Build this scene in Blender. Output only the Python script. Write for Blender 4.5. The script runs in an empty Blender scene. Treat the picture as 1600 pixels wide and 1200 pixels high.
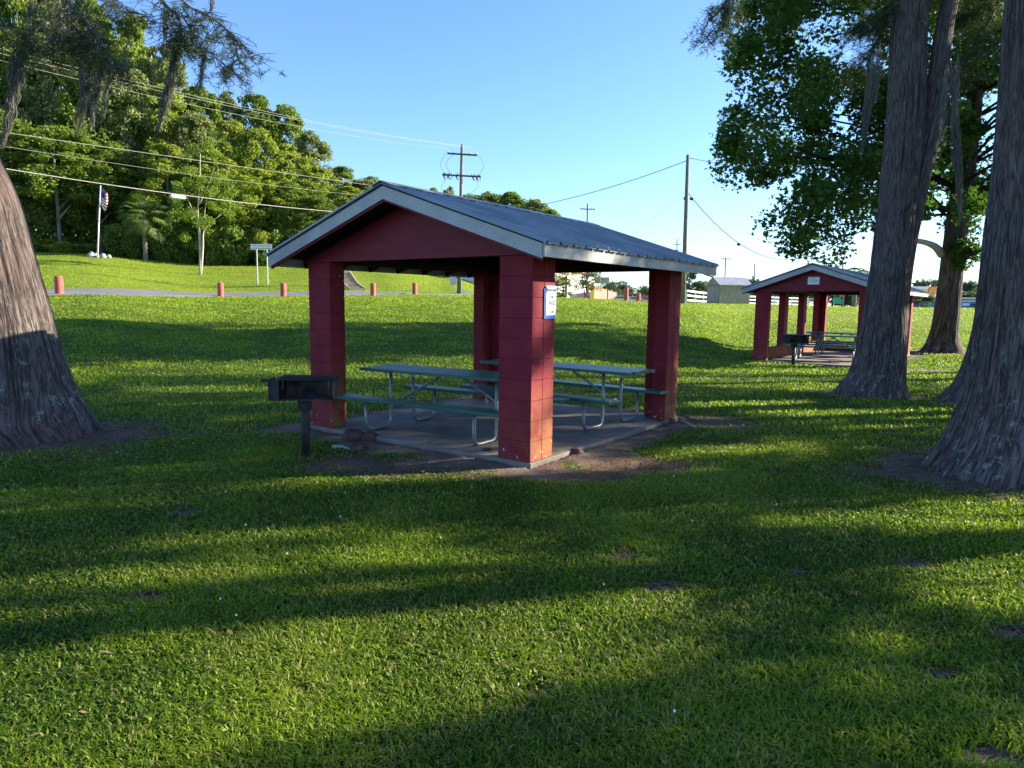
import bpy, math, random
import numpy as np
from math import sin, cos, radians, pi, atan2
random.seed(7); RNG = np.random.default_rng(11)
SC = bpy.context.scene
COL = SC.collection

# ------------------------------------------------------------------ camera
F, PITCH, ROLL, CH = 1083.5, .1169, .0116, 1.576
cam_d = bpy.data.cameras.new('camera'); cam = bpy.data.objects.new('camera', cam_d); COL.objects.link(cam)
cam_d.sensor_width = 36; cam_d.lens = F/1600*36; cam_d.clip_end = 4000; cam_d.clip_start = .05
from mathutils import Matrix, Vector
cam.matrix_world = Matrix.Translation((0, 0, CH)) @ Matrix.Rotation(pi/2-PITCH, 4, 'X') @ Matrix.Rotation(ROLL, 4, 'Z')
SC.camera = cam

def at(px, py, Y):
    """world point seen at a pixel of the 1600x1200 photo, at distance Y along the view heading"""
    u, v = px-800, py-600; cr, sr = cos(ROLL), sin(ROLL)
    u, v = u*cr+v*sr, -u*sr+v*cr
    d = np.array([u, F*cos(PITCH)-v*sin(PITCH), -F*sin(PITCH)-v*cos(PITCH)])
    return np.array([0, 0, CH]) + d*(Y/d[1])
def project(P):
    P = np.asarray(P, float); x, y, z = P[..., 0], P[..., 1], P[..., 2]-CH
    d = y*cos(PITCH)-z*sin(PITCH); up = y*sin(PITCH)+z*cos(PITCH)
    d = np.where(np.abs(d) < 1e-3, 1e-3, d)
    u, v = F*x/d, -F*up/d
    return 800+u*cos(ROLL)-v*sin(ROLL), 600+u*sin(ROLL)+v*cos(ROLL), d

# ------------------------------------------------------------------ noise
def _h(ix, iy, iz, s):
    n = (ix*374761393 + iy*668265263 + iz*2147483647 + s*974634777) & 0xffffffff
    n = ((n ^ (n >> 13))*1274126177) & 0xffffffff
    return ((n ^ (n >> 16)) & 0xffff)/65535.0
def vnoise(x, y, z=0., s=0):
    x, y, z = np.broadcast_arrays(np.asarray(x, float), np.asarray(y, float), np.asarray(z, float))
    ix, iy, iz = [np.floor(a).astype(np.int64) for a in (x, y, z)]
    fx, fy, fz = x-ix, y-iy, z-iz
    fx, fy, fz = [f*f*(3-2*f) for f in (fx, fy, fz)]
    r = 0
    for dx in (0, 1):
        for dy in (0, 1):
            for dz in (0, 1):
                r = r + _h(ix+dx, iy+dy, iz+dz, s)*(fx if dx else 1-fx)*(fy if dy else 1-fy)*(fz if dz else 1-fz)
    return r
def fbm(x, y, z=0., s=0, o=4):
    r = 0; a = .5
    for k in range(o):
        r = r + a*vnoise(x*2**k, y*2**k, np.asarray(z)*2**k, s+k); a *= .5
    return r

# ------------------------------------------------------------------ terrain
TY = np.array([0, 12, 20, 28, 36, 46, 54, 62, 72, 85, 110, 200, 1600.])
TP = {-1500: [0, 0, .9, 1.7, 2.2, 3.3, 4.4, 5.4, 6.3, 7, 7.5, 8, 8],
      -300: [0, 0, .8, 1.6, 2.1, 3.2, 4.2, 5.1, 6.2, 7, 7.3, 8, 8],
      93: [0, 0, .75, 1.62, 2.02, 3.1, 4.1, 5.0, 6.2, 6.8, 7, 7.5, 8],
      345: [0, 0, .5, 1.15, 1.62, 2.03, 2.9, 3.9, 5.1, 5.6, 6, 6, 6],
      443: [0, 0, .5, 1.12, 1.62, 2.06, 2.95, 4.0, 5.1, 5.6, 6, 6, 6],
      520: [0, 0, .5, 1.1, 1.65, 2.07, 2.9, 4.2, 5.2, 5.6, 6, 5, 4],
      600: [0, 0, .48, 1.1, 1.65, 2.03, 2.5, 4.15, 5.0, 5.3, 5, 4, 3],
      700: [0, 0, .4, 1.05, 1.65, 2.03, 2.2, 3.2, 4.2, 4.4, 4, 3, 2],
      770: [0, 0, .35, 1.0, 1.6, 2.0, 2.1, 2.5, 3.1, 3.2, 2.6, 1.8, 1.5],
      870: [0, 0, .3, .95, 1.55, 1.98, 1.98, 1.9, 1.8, 1.7, 1.6, 1.5, 1.5],
      1060: [0, 0, .12, .75, 1.35, 1.72, 1.75, 1.72, 1.6, 1.5, 1.5, 1.5, 1.5],
      1170: [0, 0, .02, .12, .85, 1.42, 1.62, 1.72, 1.68, 1.55, 1.5, 1.5, 1.5],
      1300: [0, 0, 0, .05, .72, 1.3, 1.52, 1.6, 1.5, 1.45, 1.4, 1.4, 1.5],
      3200: [0, 0, 0, .02, .7, 1.3, 1.55, 1.55, 1.5, 1.45, 1.4, 1.4, 1.5]}
TK = np.array(sorted(TP)); TS = (TK-800)/F; TZ = np.array([TP[k] for k in TK])
def pchip_slopes(x, y):
    h = np.diff(x); d = np.diff(y)/h; m = np.zeros_like(y)
    for i in range(1, len(x)-1):
        if d[i-1]*d[i] > 0: m[i] = 2*d[i-1]*d[i]/(d[i-1]+d[i])
    return m
TM = np.array([pchip_slopes(TY, r) for r in TZ])
def colz(k, y):
    y = np.clip(y, TY[0], TY[-1]-.01)
    i = np.clip(np.searchsorted(TY, y, 'right')-1, 0, len(TY)-2)
    h = TY[i+1]-TY[i]; t = (y-TY[i])/h
    a, b, ma, mb = TZ[k, i], TZ[k, i+1], TM[k, i], TM[k, i+1]
    return (2*t**3-3*t*t+1)*a+(t**3-2*t*t+t)*h*ma+(-2*t**3+3*t*t)*b+(t**3-t*t)*h*mb
GZ = -.055
def terr(x, y):
    x = np.asarray(x, float); y = np.asarray(y, float); x, y = np.broadcast_arrays(x, y)
    s = np.clip(x/np.maximum(y, 1.), TS[0], TS[-1]-1e-6)
    k = np.clip(np.searchsorted(TS, s, 'right')-1, 0, len(TS)-2)
    t = (s-TS[k])/(TS[k+1]-TS[k]); t = t*t*(3-2*t)
    z = colz(k, y)*(1-t)+colz(k+1, y)*t
    z = z + GZ + .05*(fbm(x*.35, y*.35, 0, 5, 3)-.45)*np.clip((np.hypot(x-0, y-9.5)-3.)/3, 0, 1)
    return z
def on(x, y): return float(terr(x, y))
def ground(px, py):
    """where the ray through a photo pixel meets the terrain"""
    o = np.array([0, 0, CH]); d = at(px, py, 1.)-o
    Y = np.exp(np.linspace(np.log(1.5), np.log(400), 3000)); P = o+d*Y[:, None]
    b = P[:, 2] < terr(P[:, 0], P[:, 1])
    i = int(np.argmax(b)) if b.any() else 2999
    return P[i]
def gd(px, Y):
    """ground point in the direction of a photo column at distance Y"""
    x = (px-800)/F*Y
    for _ in range(3):
        z = on(x, Y); q = project((x, Y, z)); x += (px-q[0])/F*Y
    return np.array([x, Y, on(x, Y)])

# ------------------------------------------------------------------ object helpers
def tag(o, label=None, cat=None, group=None, kind=None):
    if label: o['label'] = label
    if cat: o['category'] = cat
    if group: o['group'] = group
    if kind: o['kind'] = kind
    return o
def empty(name, loc, label, cat, rz=0., group=None):
    o = bpy.data.objects.new(name, None); COL.objects.link(o); o.empty_display_size = .2
    o.location = tuple(map(float, loc)); o.rotation_euler = (0, 0, rz)
    return tag(o, label, cat, group)
class G:
    """collects geometry for ONE mesh object"""
    def __init__(s): s.v = []; s.f = []; s.n = 0; s.c = []; s.uv = []; s.hasc = False
    def add(s, V, Fs, c=None):
        V = np.asarray(V, np.float32).reshape(-1, 3)
        if not isinstance(Fs, list) or (len(Fs) and not isinstance(Fs[0], np.ndarray)):
            d = {}
            for f in Fs: d.setdefault(len(f), []).append(f)
            Fs = [np.array(a, np.int64) for a in d.values()]
        for f in Fs: s.f.append(f+s.n)
        s.v.append(V)
        cc = np.ones((len(V), 4), np.float32)
        if c is not None: cc[:, :np.asarray(c).shape[-1]] = c; s.hasc = True
        s.c.append(cc); s.n += len(V); return s
    def box(s, c, d, M=None, rz=0):
        x, y, z = np.array(d)/2.
        V = np.array([(a*x, b*y, e*z) for e in (-1, 1) for a, b in ((-1, -1), (1, -1), (1, 1), (-1, 1))], float)
        if rz: V = V @ np.array([[cos(rz), sin(rz), 0], [-sin(rz), cos(rz), 0], [0, 0, 1]])
        if M is not None: V = V @ np.asarray(M, float).T
        s.add(V+np.array(c), [(0, 3, 2, 1), (4, 5, 6, 7), (0, 1, 5, 4), (1, 2, 6, 5), (2, 3, 7, 6), (3, 0, 4, 7)]); return s
    def beam(s, a, b, w, h, up=(0, 0, 1)):
        a, b = np.array(a, float), np.array(b, float); d = b-a; L = np.linalg.norm(d); d /= L
        sd = np.cross(d, up); sd /= np.linalg.norm(sd); u = np.cross(sd, d)
        V = [a+sd*(i*w/2)+u*(j*h/2) for i, j in ((-1, -1), (1, -1), (1, 1), (-1, 1))]+[b+sd*(i*w/2)+u*(j*h/2) for i, j in ((-1, -1), (1, -1), (1, 1), (-1, 1))]
        s.add(V, [(0, 1, 2, 3), (7, 6, 5, 4), (0, 4, 5, 1), (1, 5, 6, 2), (2, 6, 7, 3), (3, 7, 4, 0)]); return s
    def tube(s, P, R, n=10, cap=True, c=None):
        P = np.array(P, float); m = len(P); R = np.broadcast_to(np.asarray(R, float), (m,))
        T = np.gradient(P, axis=0); T /= np.linalg.norm(T, axis=1)[:, None]+1e-9
        u = np.cross(T[0], (0, 0, 1.)) if abs(T[0][2]) < .9 else np.cross(T[0], (1., 0, 0)); u /= np.linalg.norm(u)
        V = []; th = np.linspace(0, 2*pi, n, endpoint=False)
        for i in range(m):
            u = u-T[i]*np.dot(u, T[i]); u /= np.linalg.norm(u)+1e-9; w = np.cross(T[i], u)
            V.append(P[i]+R[i]*(np.cos(th)[:, None]*u+np.sin(th)[:, None]*w))
        V = np.concatenate(V)
        i, j = np.meshgrid(np.arange(m-1), np.arange(n), indexing='ij'); i = i.ravel(); j = j.ravel(); k = (j+1) % n
        Q = np.stack([i*n+j, i*n+k, (i+1)*n+k, (i+1)*n+j], 1)
        fs = [Q]
        if cap: fs.append(np.array([list(range(n))[::-1], [(m-1)*n+a for a in range(n)]]))
        s.add(V, fs, c); return s
    def prism(s, poly, d, org, ex, ey, ez):
        """polygon in plane (ex,ey) from org, thickness d along ez"""
        org, ex, ey, ez = [np.array(a, float) for a in (org, ex, ey, ez)]
        n = len(poly); V = [org+ex*a+ey*b for a, b in poly]+[org+ex*a+ey*b+ez*d for a, b in poly]
        s.add(V, [tuple(range(n))[::-1], tuple(range(n, 2*n))]+[(i, (i+1) % n, n+(i+1) % n, n+i) for i in range(n)]); return s
    def build(s, name, mat, parent=None, smooth=False, bevel=0, uv=None, attr=None):
        V = np.concatenate(s.v); me = bpy.data.meshes.new(name)
        me.vertices.add(len(V)); me.vertices.foreach_set('co', V.astype(np.float32).ravel())
        lt = np.concatenate([np.full(len(f), f.shape[1]) for f in s.f]); li = np.concatenate([f.ravel() for f in s.f])
        me.loops.add(len(li)); me.loops.foreach_set('vertex_index', li.astype(np.int32))
        me.polygons.add(len(lt)); st = np.concatenate([[0], np.cumsum(lt)[:-1]])
        me.polygons.foreach_set('loop_start', st.astype(np.int32)); me.polygons.foreach_set('loop_total', lt.astype(np.int32))
        me.update(calc_edges=True)
        if s.hasc:
            a = me.attributes.new('tint', 'FLOAT_COLOR', 'POINT'); a.data.foreach_set('color', np.concatenate(s.c).ravel())
        if uv is not None:
            l = me.uv_layers.new(name='UVMap'); l.data.foreach_set('uv', np.asarray(uv, np.float32)[li].ravel())
        if attr is not None:
            for k, val in attr.items():
                a = me.attributes.new(k, 'FLOAT', 'POINT'); a.data.foreach_set('value', np.asarray(val, np.float32))
        me.polygons.foreach_set('use_smooth', np.full(len(lt), bool(smooth)))
        if mat: me.materials.append(mat)
        me.validate(verbose=False)
        o = bpy.data.objects.new(name, me); COL.objects.link(o)
        if parent: o.parent = parent
        if bevel:
            b = o.modifiers.new('bevel', 'BEVEL'); b.width = bevel; b.segments = 2; b.limit_method = 'ANGLE'
        return o
def copy_tree(o, parent=None):
    c = o.copy(); COL.objects.link(c)
    if parent: c.parent = parent
    for ch in list(o.children): copy_tree(ch, c)
    return c

# ------------------------------------------------------------------ materials
class NT:
    def __init__(s, name):
        s.m = bpy.data.materials.new(name); s.m.use_nodes = True; s.t = s.m.node_tree; s.t.nodes.clear()
        s.out = s.n('ShaderNodeOutputMaterial')
    def n(s, ty, **kw):
        nd = s.t.nodes.new(ty)
        for k, v in kw.items():
            if k in ('operation', 'data_type', 'blend_type', 'attribute_name', 'noise_dimensions', 'feature', 'interpolation_type', 'wave_type', 'bands_direction', 'uv_map', 'distance'): setattr(nd, k, v)
        return nd
    def l(s, a, b): s.t.links.new(a, b)
    def val(s, sock, v):
        if isinstance(v, (int, float)): sock.default_value = v
        elif isinstance(v, (tuple, list)): sock.default_value = tuple(v)+((1,) if len(v) == 3 and sock.type == 'RGBA' else ())
        else: s.l(v, sock)
    def obj(s): return s.n('ShaderNodeTexCoord').outputs['Object']
    def mapping(s, vec, scale):
        m = s.n('ShaderNodeMapping'); s.l(vec, m.inputs['Vector']); m.inputs['Scale'].default_value = scale; return m.outputs[0]
    def noise(s, vec, scale, detail=4, rough=.55, dist=0.):
        nd = s.n('ShaderNodeTexNoise'); s.l(vec, nd.inputs['Vector']); nd.inputs['Scale'].default_value = scale
        nd.inputs['Detail'].default_value = detail; nd.inputs['Roughness'].default_value = rough; nd.inputs['Distortion'].default_value = dist
        return nd.outputs[0]
    def ramp(s, f, a, b):
        nd = s.n('ShaderNodeMapRange'); nd.interpolation_type = 'SMOOTHSTEP'; s.l(f, nd.inputs[0]); nd.inputs[1].default_value = a; nd.inputs[2].default_value = b; return nd.outputs[0]
    def math(s, op, a, b=0.):
        nd = s.n('ShaderNodeMath', operation=op); s.val(nd.inputs[0], a); s.val(nd.inputs[1], b); return nd.outputs[0]
    def mix(s, f, a, b, mode='MIX'):
        nd = s.n('ShaderNodeMix'); nd.data_type = 'RGBA'; nd.blend_type = mode; s.val(nd.inputs[0], f); s.val(nd.inputs[6], a); s.val(nd.inputs[7], b); return nd.outputs[2]
    def sep(s, v):
        nd = s.n('ShaderNodeSeparateXYZ'); s.l(v, nd.inputs[0]); return nd.outputs
    def bump(s, h, strength=.5, dist=.01):
        nd = s.n('ShaderNodeBump'); s.l(h, nd.inputs['Height']); nd.inputs['Strength'].default_value = strength; nd.inputs['Distance'].default_value = dist; return nd.outputs[0]
    def bsdf(s, col, rough=.6, metal=0., bump=None, spec=.5):
        b = s.n('ShaderNodeBsdfPrincipled'); s.val(b.inputs['Base Color'], col); s.val(b.inputs['Roughness'], rough); s.val(b.inputs['Metallic'], metal); s.val(b.inputs['Specular IOR Level'], spec)
        if bump is not None: s.l(bump, b.inputs['Normal'])
        s.l(b.outputs[0], s.out.inputs[0]); return s.m
def simple(name, c1, c2, scale=4, rough=.6, metal=0., bs=.3, bsc=30, bd=.004, spec=.4, detail=6, stretch=(1, 1, 1)):
    t = NT(name); o = t.mapping(t.obj(), stretch); n = t.noise(o, scale, detail)
    return t.bsdf(t.mix(t.ramp(n, .3, .7), c1, c2), rough, metal, t.bump(t.noise(o, bsc, 4), bs, bd), spec)

def paint_block():
    t = NT('maroon_block_paint'); o = t.obj(); z = t.sep(o)[2]
    base = t.mix(t.ramp(t.noise(o, 3, 5), .3, .7), (.175, .012, .025), (.235, .020, .032))
    base = t.mix(t.math('MULTIPLY', t.ramp(t.noise(o, 9, 6, .7), .52, .72), .35), base, (.22, .06, .06))
    low = t.math('SUBTRACT', 1., t.ramp(z, .02, .32))
    algae_sun = t.math('MULTIPLY', t.math('SUBTRACT', 1., t.ramp(z, .05, 1.0)), .62)
    nx = t.sep(t.n('ShaderNodeTexCoord').outputs['Normal'])[0]; algae_sun = t.math('MULTIPLY', algae_sun, t.math('ADD', .18, t.math('MULTIPLY', t.ramp(nx, .3, .7), .75)))  # algae stain with the sun's gold painted in, mostly on right-hand faces
    base = t.mix(t.math('MULTIPLY', algae_sun, t.ramp(t.noise(o, 5, 5), .25, .6)), base, (.34, .19, .06))
    chip = t.math('MULTIPLY', t.ramp(t.noise(o, 17, 7, .7), .625, .645), low)
    chip = t.ramp(chip, .25, .45)
    tiny = t.math('MULTIPLY', t.ramp(t.noise(o, 15, 3, .5), .77, .78), 1.)
    base = t.mix(t.math('MAXIMUM', chip, tiny), base, (.62, .56, .55))
    h = t.math('ADD', t.noise(o, 160, 3), t.math('MULTIPLY', t.noise(o, 30, 4), .7))
    return t.bsdf(base, .72, 0, t.bump(h, .6, .006), .2)
def paint_board():
    t = NT('maroon_board_paint'); o = t.obj(); m = t.mapping(o, (1, 1, 7))
    base = t.mix(t.ramp(t.noise(m, 2, 6), .3, .7), (.145, .010, .022), (.195, .016, .028))
    return t.bsdf(base, .5, 0, t.bump(t.noise(m, 12, 6, .7), .5, .006), .2)
def bark(name, dark, mid, light, lich=(.33, .38, .33), fis=26, low=1.):
    t = NT(name); uv = t.n('ShaderNodeUVMap').outputs[0]; o = t.obj()
    m = t.mapping(uv, (1, .10, 1)); n1 = t.noise(m, fis, 6, .6, .6); n2 = t.noise(t.mapping(uv, (1, .06, 1)), fis*2.6, 5, .6, .4)
    h = t.math('ADD', t.math('MULTIPLY', t.math('ABSOLUTE', t.math('SUBTRACT', n1, .5)), 2.), t.math('MULTIPLY', n2, .5))
    c = t.mix(t.ramp(h, .2, .48), dark, mid); c = t.mix(t.math('MULTIPLY', t.ramp(n2, .52, .72), .55), c, light)
    c = t.mix(t.math('MULTIPLY', t.ramp(t.noise(o, 1.2, 3), .45, .7), .35), c, (mid[0]*1.1, mid[1]*.72, mid[2]*.62))
    z = t.sep(o)[2]; lo = t.math('SUBTRACT', 1., t.ramp(z, .3, 2.2))
    li = t.math('MULTIPLY', t.ramp(t.noise(o, 7, 8, .75), .56, .63), t.math('MULTIPLY', lo, .6*low))
    c = t.mix(li, c, lich); fa = t.n('ShaderNodeAttribute', attribute_name='fissure').outputs['Fac']; c = t.mix(t.math('MULTIPLY', t.math('SUBTRACT', 1., t.ramp(fa, .25, .62)), .78), c, (dark[0]*.55, dark[1]*.45, dark[2]*.42))
    return t.bsdf(c, .92, 0, t.bump(h, .95, .03), .15)
def leafmat(name, a, b, tr=.45, hue2=(.30, .33, .02), rough=.55):
    t = NT(name); tn = t.n('ShaderNodeAttribute', attribute_name='tint'); s = t.n('ShaderNodeSeparateColor'); t.l(tn.outputs[0], s.inputs[0])
    c = t.mix(s.outputs[0], a, b); c = t.mix(t.math('MULTIPLY', s.outputs[1], 1.), c, hue2)
    p = t.n('ShaderNodeBsdfPrincipled'); t.l(c, p.inputs['Base Color']); p.inputs['Roughness'].default_value = rough; p.inputs['Specular IOR Level'].default_value = .3
    q = t.n('ShaderNodeBsdfTranslucent'); t.l(t.mix(1., c, (1.0, 1.15, .55), 'MULTIPLY'), q.inputs['Color'])
    x = t.n('ShaderNodeMixShader'); x.inputs[0].default_value = tr; t.l(p.outputs[0], x.inputs[1]); t.l(q.outputs[0], x.inputs[2]); t.l(x.outputs[0], t.out.inputs[0])
    return t.m

M = {}
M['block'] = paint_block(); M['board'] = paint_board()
def fasciapaint():
    t = NT('white_fascia_paint'); o = t.obj(); c = t.mix(t.ramp(t.noise(o, 2.5, 5), .3, .7), (.30, .30, .29), (.42, .42, .40))
    c = t.mix(t.math('MULTIPLY', t.ramp(t.noise(t.mapping(o, (2, 1, 6)), 5, 7, .7), .54, .58), .35), c, (.52, .51, .49)); c = t.mix(t.math('MULTIPLY', t.ramp(t.noise(o, 11, 6, .7), .60, .68), .22), c, (.15, .13, .11))
    return t.bsdf(c, .6, 0, t.bump(t.noise(o, 25, 4), .3, .004), .4)
M['fascia'] = fasciapaint()
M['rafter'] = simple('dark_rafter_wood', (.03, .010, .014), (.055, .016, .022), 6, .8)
M['galv'] = simple('galvanised_pipe', (.20, .22, .22), (.30, .32, .32), 14, .45, .6, bs=.1, bsc=60)
M['blackiron'] = simple('black_iron', (.012, .012, .014), (.035, .033, .032), 12, .6, .2, bs=.4, bsc=60)
M['rustbox'] = simple('sooty_rust', (.018, .014, .013), (.10, .075, .065), 9, .85, .1, bs=.6, bsc=50)
M['rust'] = simple('rusty_wire', (.14, .06, .03), (.25, .12, .07), 30, .8)
def tablewood():
    t = NT('green_board_paint'); o = t.obj(); m = t.mapping(o, (1, 9, 9)); n = t.noise(m, 3, 6, .65)
    c = t.mix(t.ramp(n, .3, .7), (.012, .085, .062), (.03, .135, .10)); c = t.mix(t.math('MULTIPLY', t.ramp(t.noise(o, 3.5, 4), .5, .8), .35), c, (.10, .20, .165))
    return t.bsdf(c, .42, 0, t.bump(t.noise(m, 9, 6), .4, .004), .5)
M['table'] = tablewood()
def metalroof():
    t = NT('blue_grey_roof_metal'); o = t.obj()
    c = t.mix(t.ramp(t.noise(o, 1.6, 5), .3, .7), (.20, .235, .255), (.30, .33, .345)); c = t.mix(t.math('MULTIPLY', t.ramp(t.noise(t.mapping(o, (6, .8, 1)), 4, 5), .55, .8), .4), c, (.25, .22, .20))
    return t.bsdf(c, .48, .35, t.bump(t.noise(o, 3, 3), .2, .01), .35)
M['roof'] = metalroof()
def concrete():
    t = NT('concrete'); o = t.obj(); n = t.noise(o, 1.3, 7, .65)
    c = t.mix(t.ramp(n, .3, .7), (.125, .105, .090), (.26, .22, .185)); c = t.mix(t.math('MULTIPLY', t.ramp(t.noise(o, 5, 8, .75), .56, .68), .5), c, (.12, .10, .09))
    return t.bsdf(c, .85, 0, t.bump(t.noise(o, 60, 6), .4, .004), .3)
M['concrete'] = concrete()
def asphalt():
    t = NT('asphalt'); o = t.obj(); c = t.mix(t.ramp(t.noise(o, .6, 5), .3, .7), (.10, .105, .115), (.16, .16, .17)); c = t.mix(t.math('MULTIPLY', t.noise(o, 60, 3), .4), c, (.28, .27, .26))
    return t.bsdf(c, .9, 0, t.bump(t.noise(o, 80, 3), .5, .01), .2)
M['asphalt'] = asphalt()
def groundmat():
    t = NT('lawn_and_soil'); o = t.obj(); d = t.n('ShaderNodeAttribute', attribute_name='dirt').outputs['Fac']; tf = t.n('ShaderNodeAttribute', attribute_name='turf').outputs['Fac']
    g = t.mix(t.ramp(t.noise(o, .45, 6, .6), .3, .7), (.040, .075, .012), (.065, .110, .014))
    g = t.mix(t.math('MULTIPLY', t.ramp(t.noise(o, .12, 3, .6), .45, .75), .6), g, (.10, .125, .016))
    g = t.mix(t.math('MULTIPLY', t.ramp(t.noise(o, 14, 5, .7), .45, .7), .5), g, (.022, .046, .009))
    g = t.mix(t.math('MULTIPLY', t.ramp(t.noise(o, 2.2, 6, .7), .62, .75), .35), g, (.15, .14, .04))
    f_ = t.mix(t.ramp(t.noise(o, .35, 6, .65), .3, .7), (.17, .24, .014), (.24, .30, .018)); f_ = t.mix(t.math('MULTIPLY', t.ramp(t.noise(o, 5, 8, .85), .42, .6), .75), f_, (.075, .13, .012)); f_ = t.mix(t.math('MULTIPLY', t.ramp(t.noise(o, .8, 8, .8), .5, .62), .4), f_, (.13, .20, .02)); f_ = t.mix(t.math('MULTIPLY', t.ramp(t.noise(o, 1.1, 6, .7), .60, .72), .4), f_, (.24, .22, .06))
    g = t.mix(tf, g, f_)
    s = t.mix(t.ramp(t.noise(o, 2.6, 6, .6), .3, .7), (.145, .098, .070), (.27, .20, .145))
    s = t.mix(t.math('MULTIPLY', t.ramp(t.noise(o, 40, 6, .7), .5, .65), .65), s, (.055, .030, .022))
    s = t.mix(t.math('MULTIPLY', t.ramp(t.noise(o, 1.1, 4, .6), .55, .7), .6), s, (.21, .19, .17))
    f = t.ramp(t.math('ADD', d, t.math('MULTIPLY', t.math('SUBTRACT', t.noise(o, 7, 6, .7), .5), .7)), .40, .60)
    h = t.math('ADD', t.noise(o, 9, 6, .7), t.math('MULTIPLY', t.noise(o, 45, 5, .7), .6))
    return t.bsdf(t.mix(f, g, s), .95, 0, t.bump(h, .9, .05), .15)
M['ground'] = groundmat()
M['grass'] = leafmat('grass_blade', (.075, .145, .012), (.245, .335, .022), .54, (.42, .36, .14), .5)
M['fargrass'] = leafmat('far_grass_blade', (.13, .19, .010), (.34, .40, .018), .52, (.42, .38, .10), .5)
M['cyp'] = bark('cypress_bark', (.045, .033, .030), (.145, .122, .114), (.26, .235, .225))
M['sycbark'] = bark('sycamore_bark', (.035, .028, .022), (.10, .085, .07), (.26, .24, .20), fis=9, low=.8)
M['fbark'] = simple('forest_bark', (.10, .085, .07), (.24, .21, .18), 6, .95, stretch=(4, 4, 1))
M['youngbark'] = simple('pale_bark', (.30, .25, .20), (.50, .45, .38), 6, .9, stretch=(4, 4, 1))
M['needle'] = leafmat('cypress_needles', (.030, .058, .016), (.055, .095, .022), .35, (.12, .10, .03))
M['moss'] = leafmat('hanging_moss', (.11, .105, .105), (.20, .19, .185), .3, (.12, .11, .09), .9)
M['syc'] = leafmat('sycamore_leaf', (.042, .095, .018), (.078, .15, .024), .45, (.13, .20, .016))
M['for1'] = leafmat('forest_leaf_yellow', (.20, .25, .035), (.34, .39, .06), .48, (.03, .06, .015))
M['for2'] = leafmat('forest_leaf_deep', (.12, .18, .03), (.23, .30, .05), .46, (.02, .04, .012))
M['for3'] = leafmat('forest_leaf_olive', (.18, .22, .075), (.29, .33, .13), .35, (.05, .05, .02))
M['young'] = leafmat('young_tree_leaf', (.13, .20, .022), (.22, .29, .03), .45, (.06, .10, .02))
M['palm'] = leafmat('palm_frond', (.05, .095, .025), (.13, .18, .04), .3, (.50, .27, .04))
M['far'] = leafmat('distant_leaf', (.05, .10, .06), (.10, .15, .08), .3, (.10, .14, .10))
M['wood'] = simple('weathered_pole', (.12, .10, .085), (.24, .21, .18), 5, .9, stretch=(5, 5, .6))
M['wire'] = simple('sunlit_wire', (.22, .22, .205), (.30, .30, .28), 5, .6, .1)
M['cable'] = simple('dark_cable', (.05, .055, .065), (.09, .095, .10), 5, .7)
M['greytank'] = simple('transformer_grey', (.42, .43, .44), (.55, .56, .56), 5, .5)
M['darkmetal'] = simple('dark_hardware', (.05, .045, .045), (.09, .08, .08), 8, .7)
M['bollard'] = simple('red_bollard_paint', (.34, .05, .045), (.48, .10, .08), 5, .6)
M['white'] = simple('white_paint', (.72, .72, .70), (.80, .80, .78), 5, .55)
M['shedwall'] = simple('weathered_siding', (.26, .22, .16), (.40, .34, .25), 3, .9, stretch=(3, 3, .5))
M['sheddoor'] = simple('grey_siding', (.22, .21, .19), (.32, .30, .27), 3, .9, stretch=(3, 3, .5))
M['shedroof'] = simple('ribbed_tin', (.55, .52, .50), (.72, .68, .66), 2, .4, .3)
M['signmetal'] = simple('sign_back_metal', (.62, .62, .58), (.75, .75, .70), 5, .4, .3)
M['paper'] = simple('paper', (.74, .76, .82), (.82, .83, .88), 5, .6)
M['ink'] = simple('ink', (.02, .02, .04), (.04, .04, .07), 5, .6)
M['tape'] = simple('blue_tape', (.02, .10, .48), (.03, .16, .60), 9, .4)
M['redtext'] = simple('red_lettering', (.5, .03, .03), (.55, .04, .04), 5, .5)
M['sock'] = simple('grey_sticker', (.5, .5, .47), (.6, .6, .57), 9, .5)
M['clod'] = simple('root_clod', (.05, .028, .022), (.13, .075, .055), 7, .95, bs=.9, bsc=25, bd=.03)
M['brick'] = simple('red_brick_wall', (.34, .11, .08), (.45, .18, .13), 3, .8)
M['redroof'] = simple('red_shingle', (.33, .12, .09), (.46, .20, .15), 4, .8)
M['glass'] = simple('window_glass', (.05, .07, .09), (.10, .13, .16), 2, .1, spec=.8)
M['stone'] = simple('grey_stone', (.20, .20, .22), (.36, .36, .37), 5, .9)
M['steptimber'] = simple('step_timber', (.28, .22, .15), (.44, .36, .26), 5, .9)
M['yellow'] = simple('yellow_panel', (.75, .50, .04), (.80, .56, .06), 3, .4)
M['redpanel'] = simple('red_panel', (.70, .04, .03), (.75, .07, .05), 3, .4)
M['blue'] = simple('blue_panel', (.02, .18, .55), (.03, .24, .65), 3, .4)
M['navy'] = simple('flag_blue', (.02, .05, .22), (.03, .07, .28), 5, .8)
M['flagred'] = simple('flag_red', (.45, .02, .03), (.55, .04, .05), 5, .8)
M['greenp'] = simple('green_panel', (.02, .30, .16), (.03, .38, .20), 3, .5)

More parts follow.
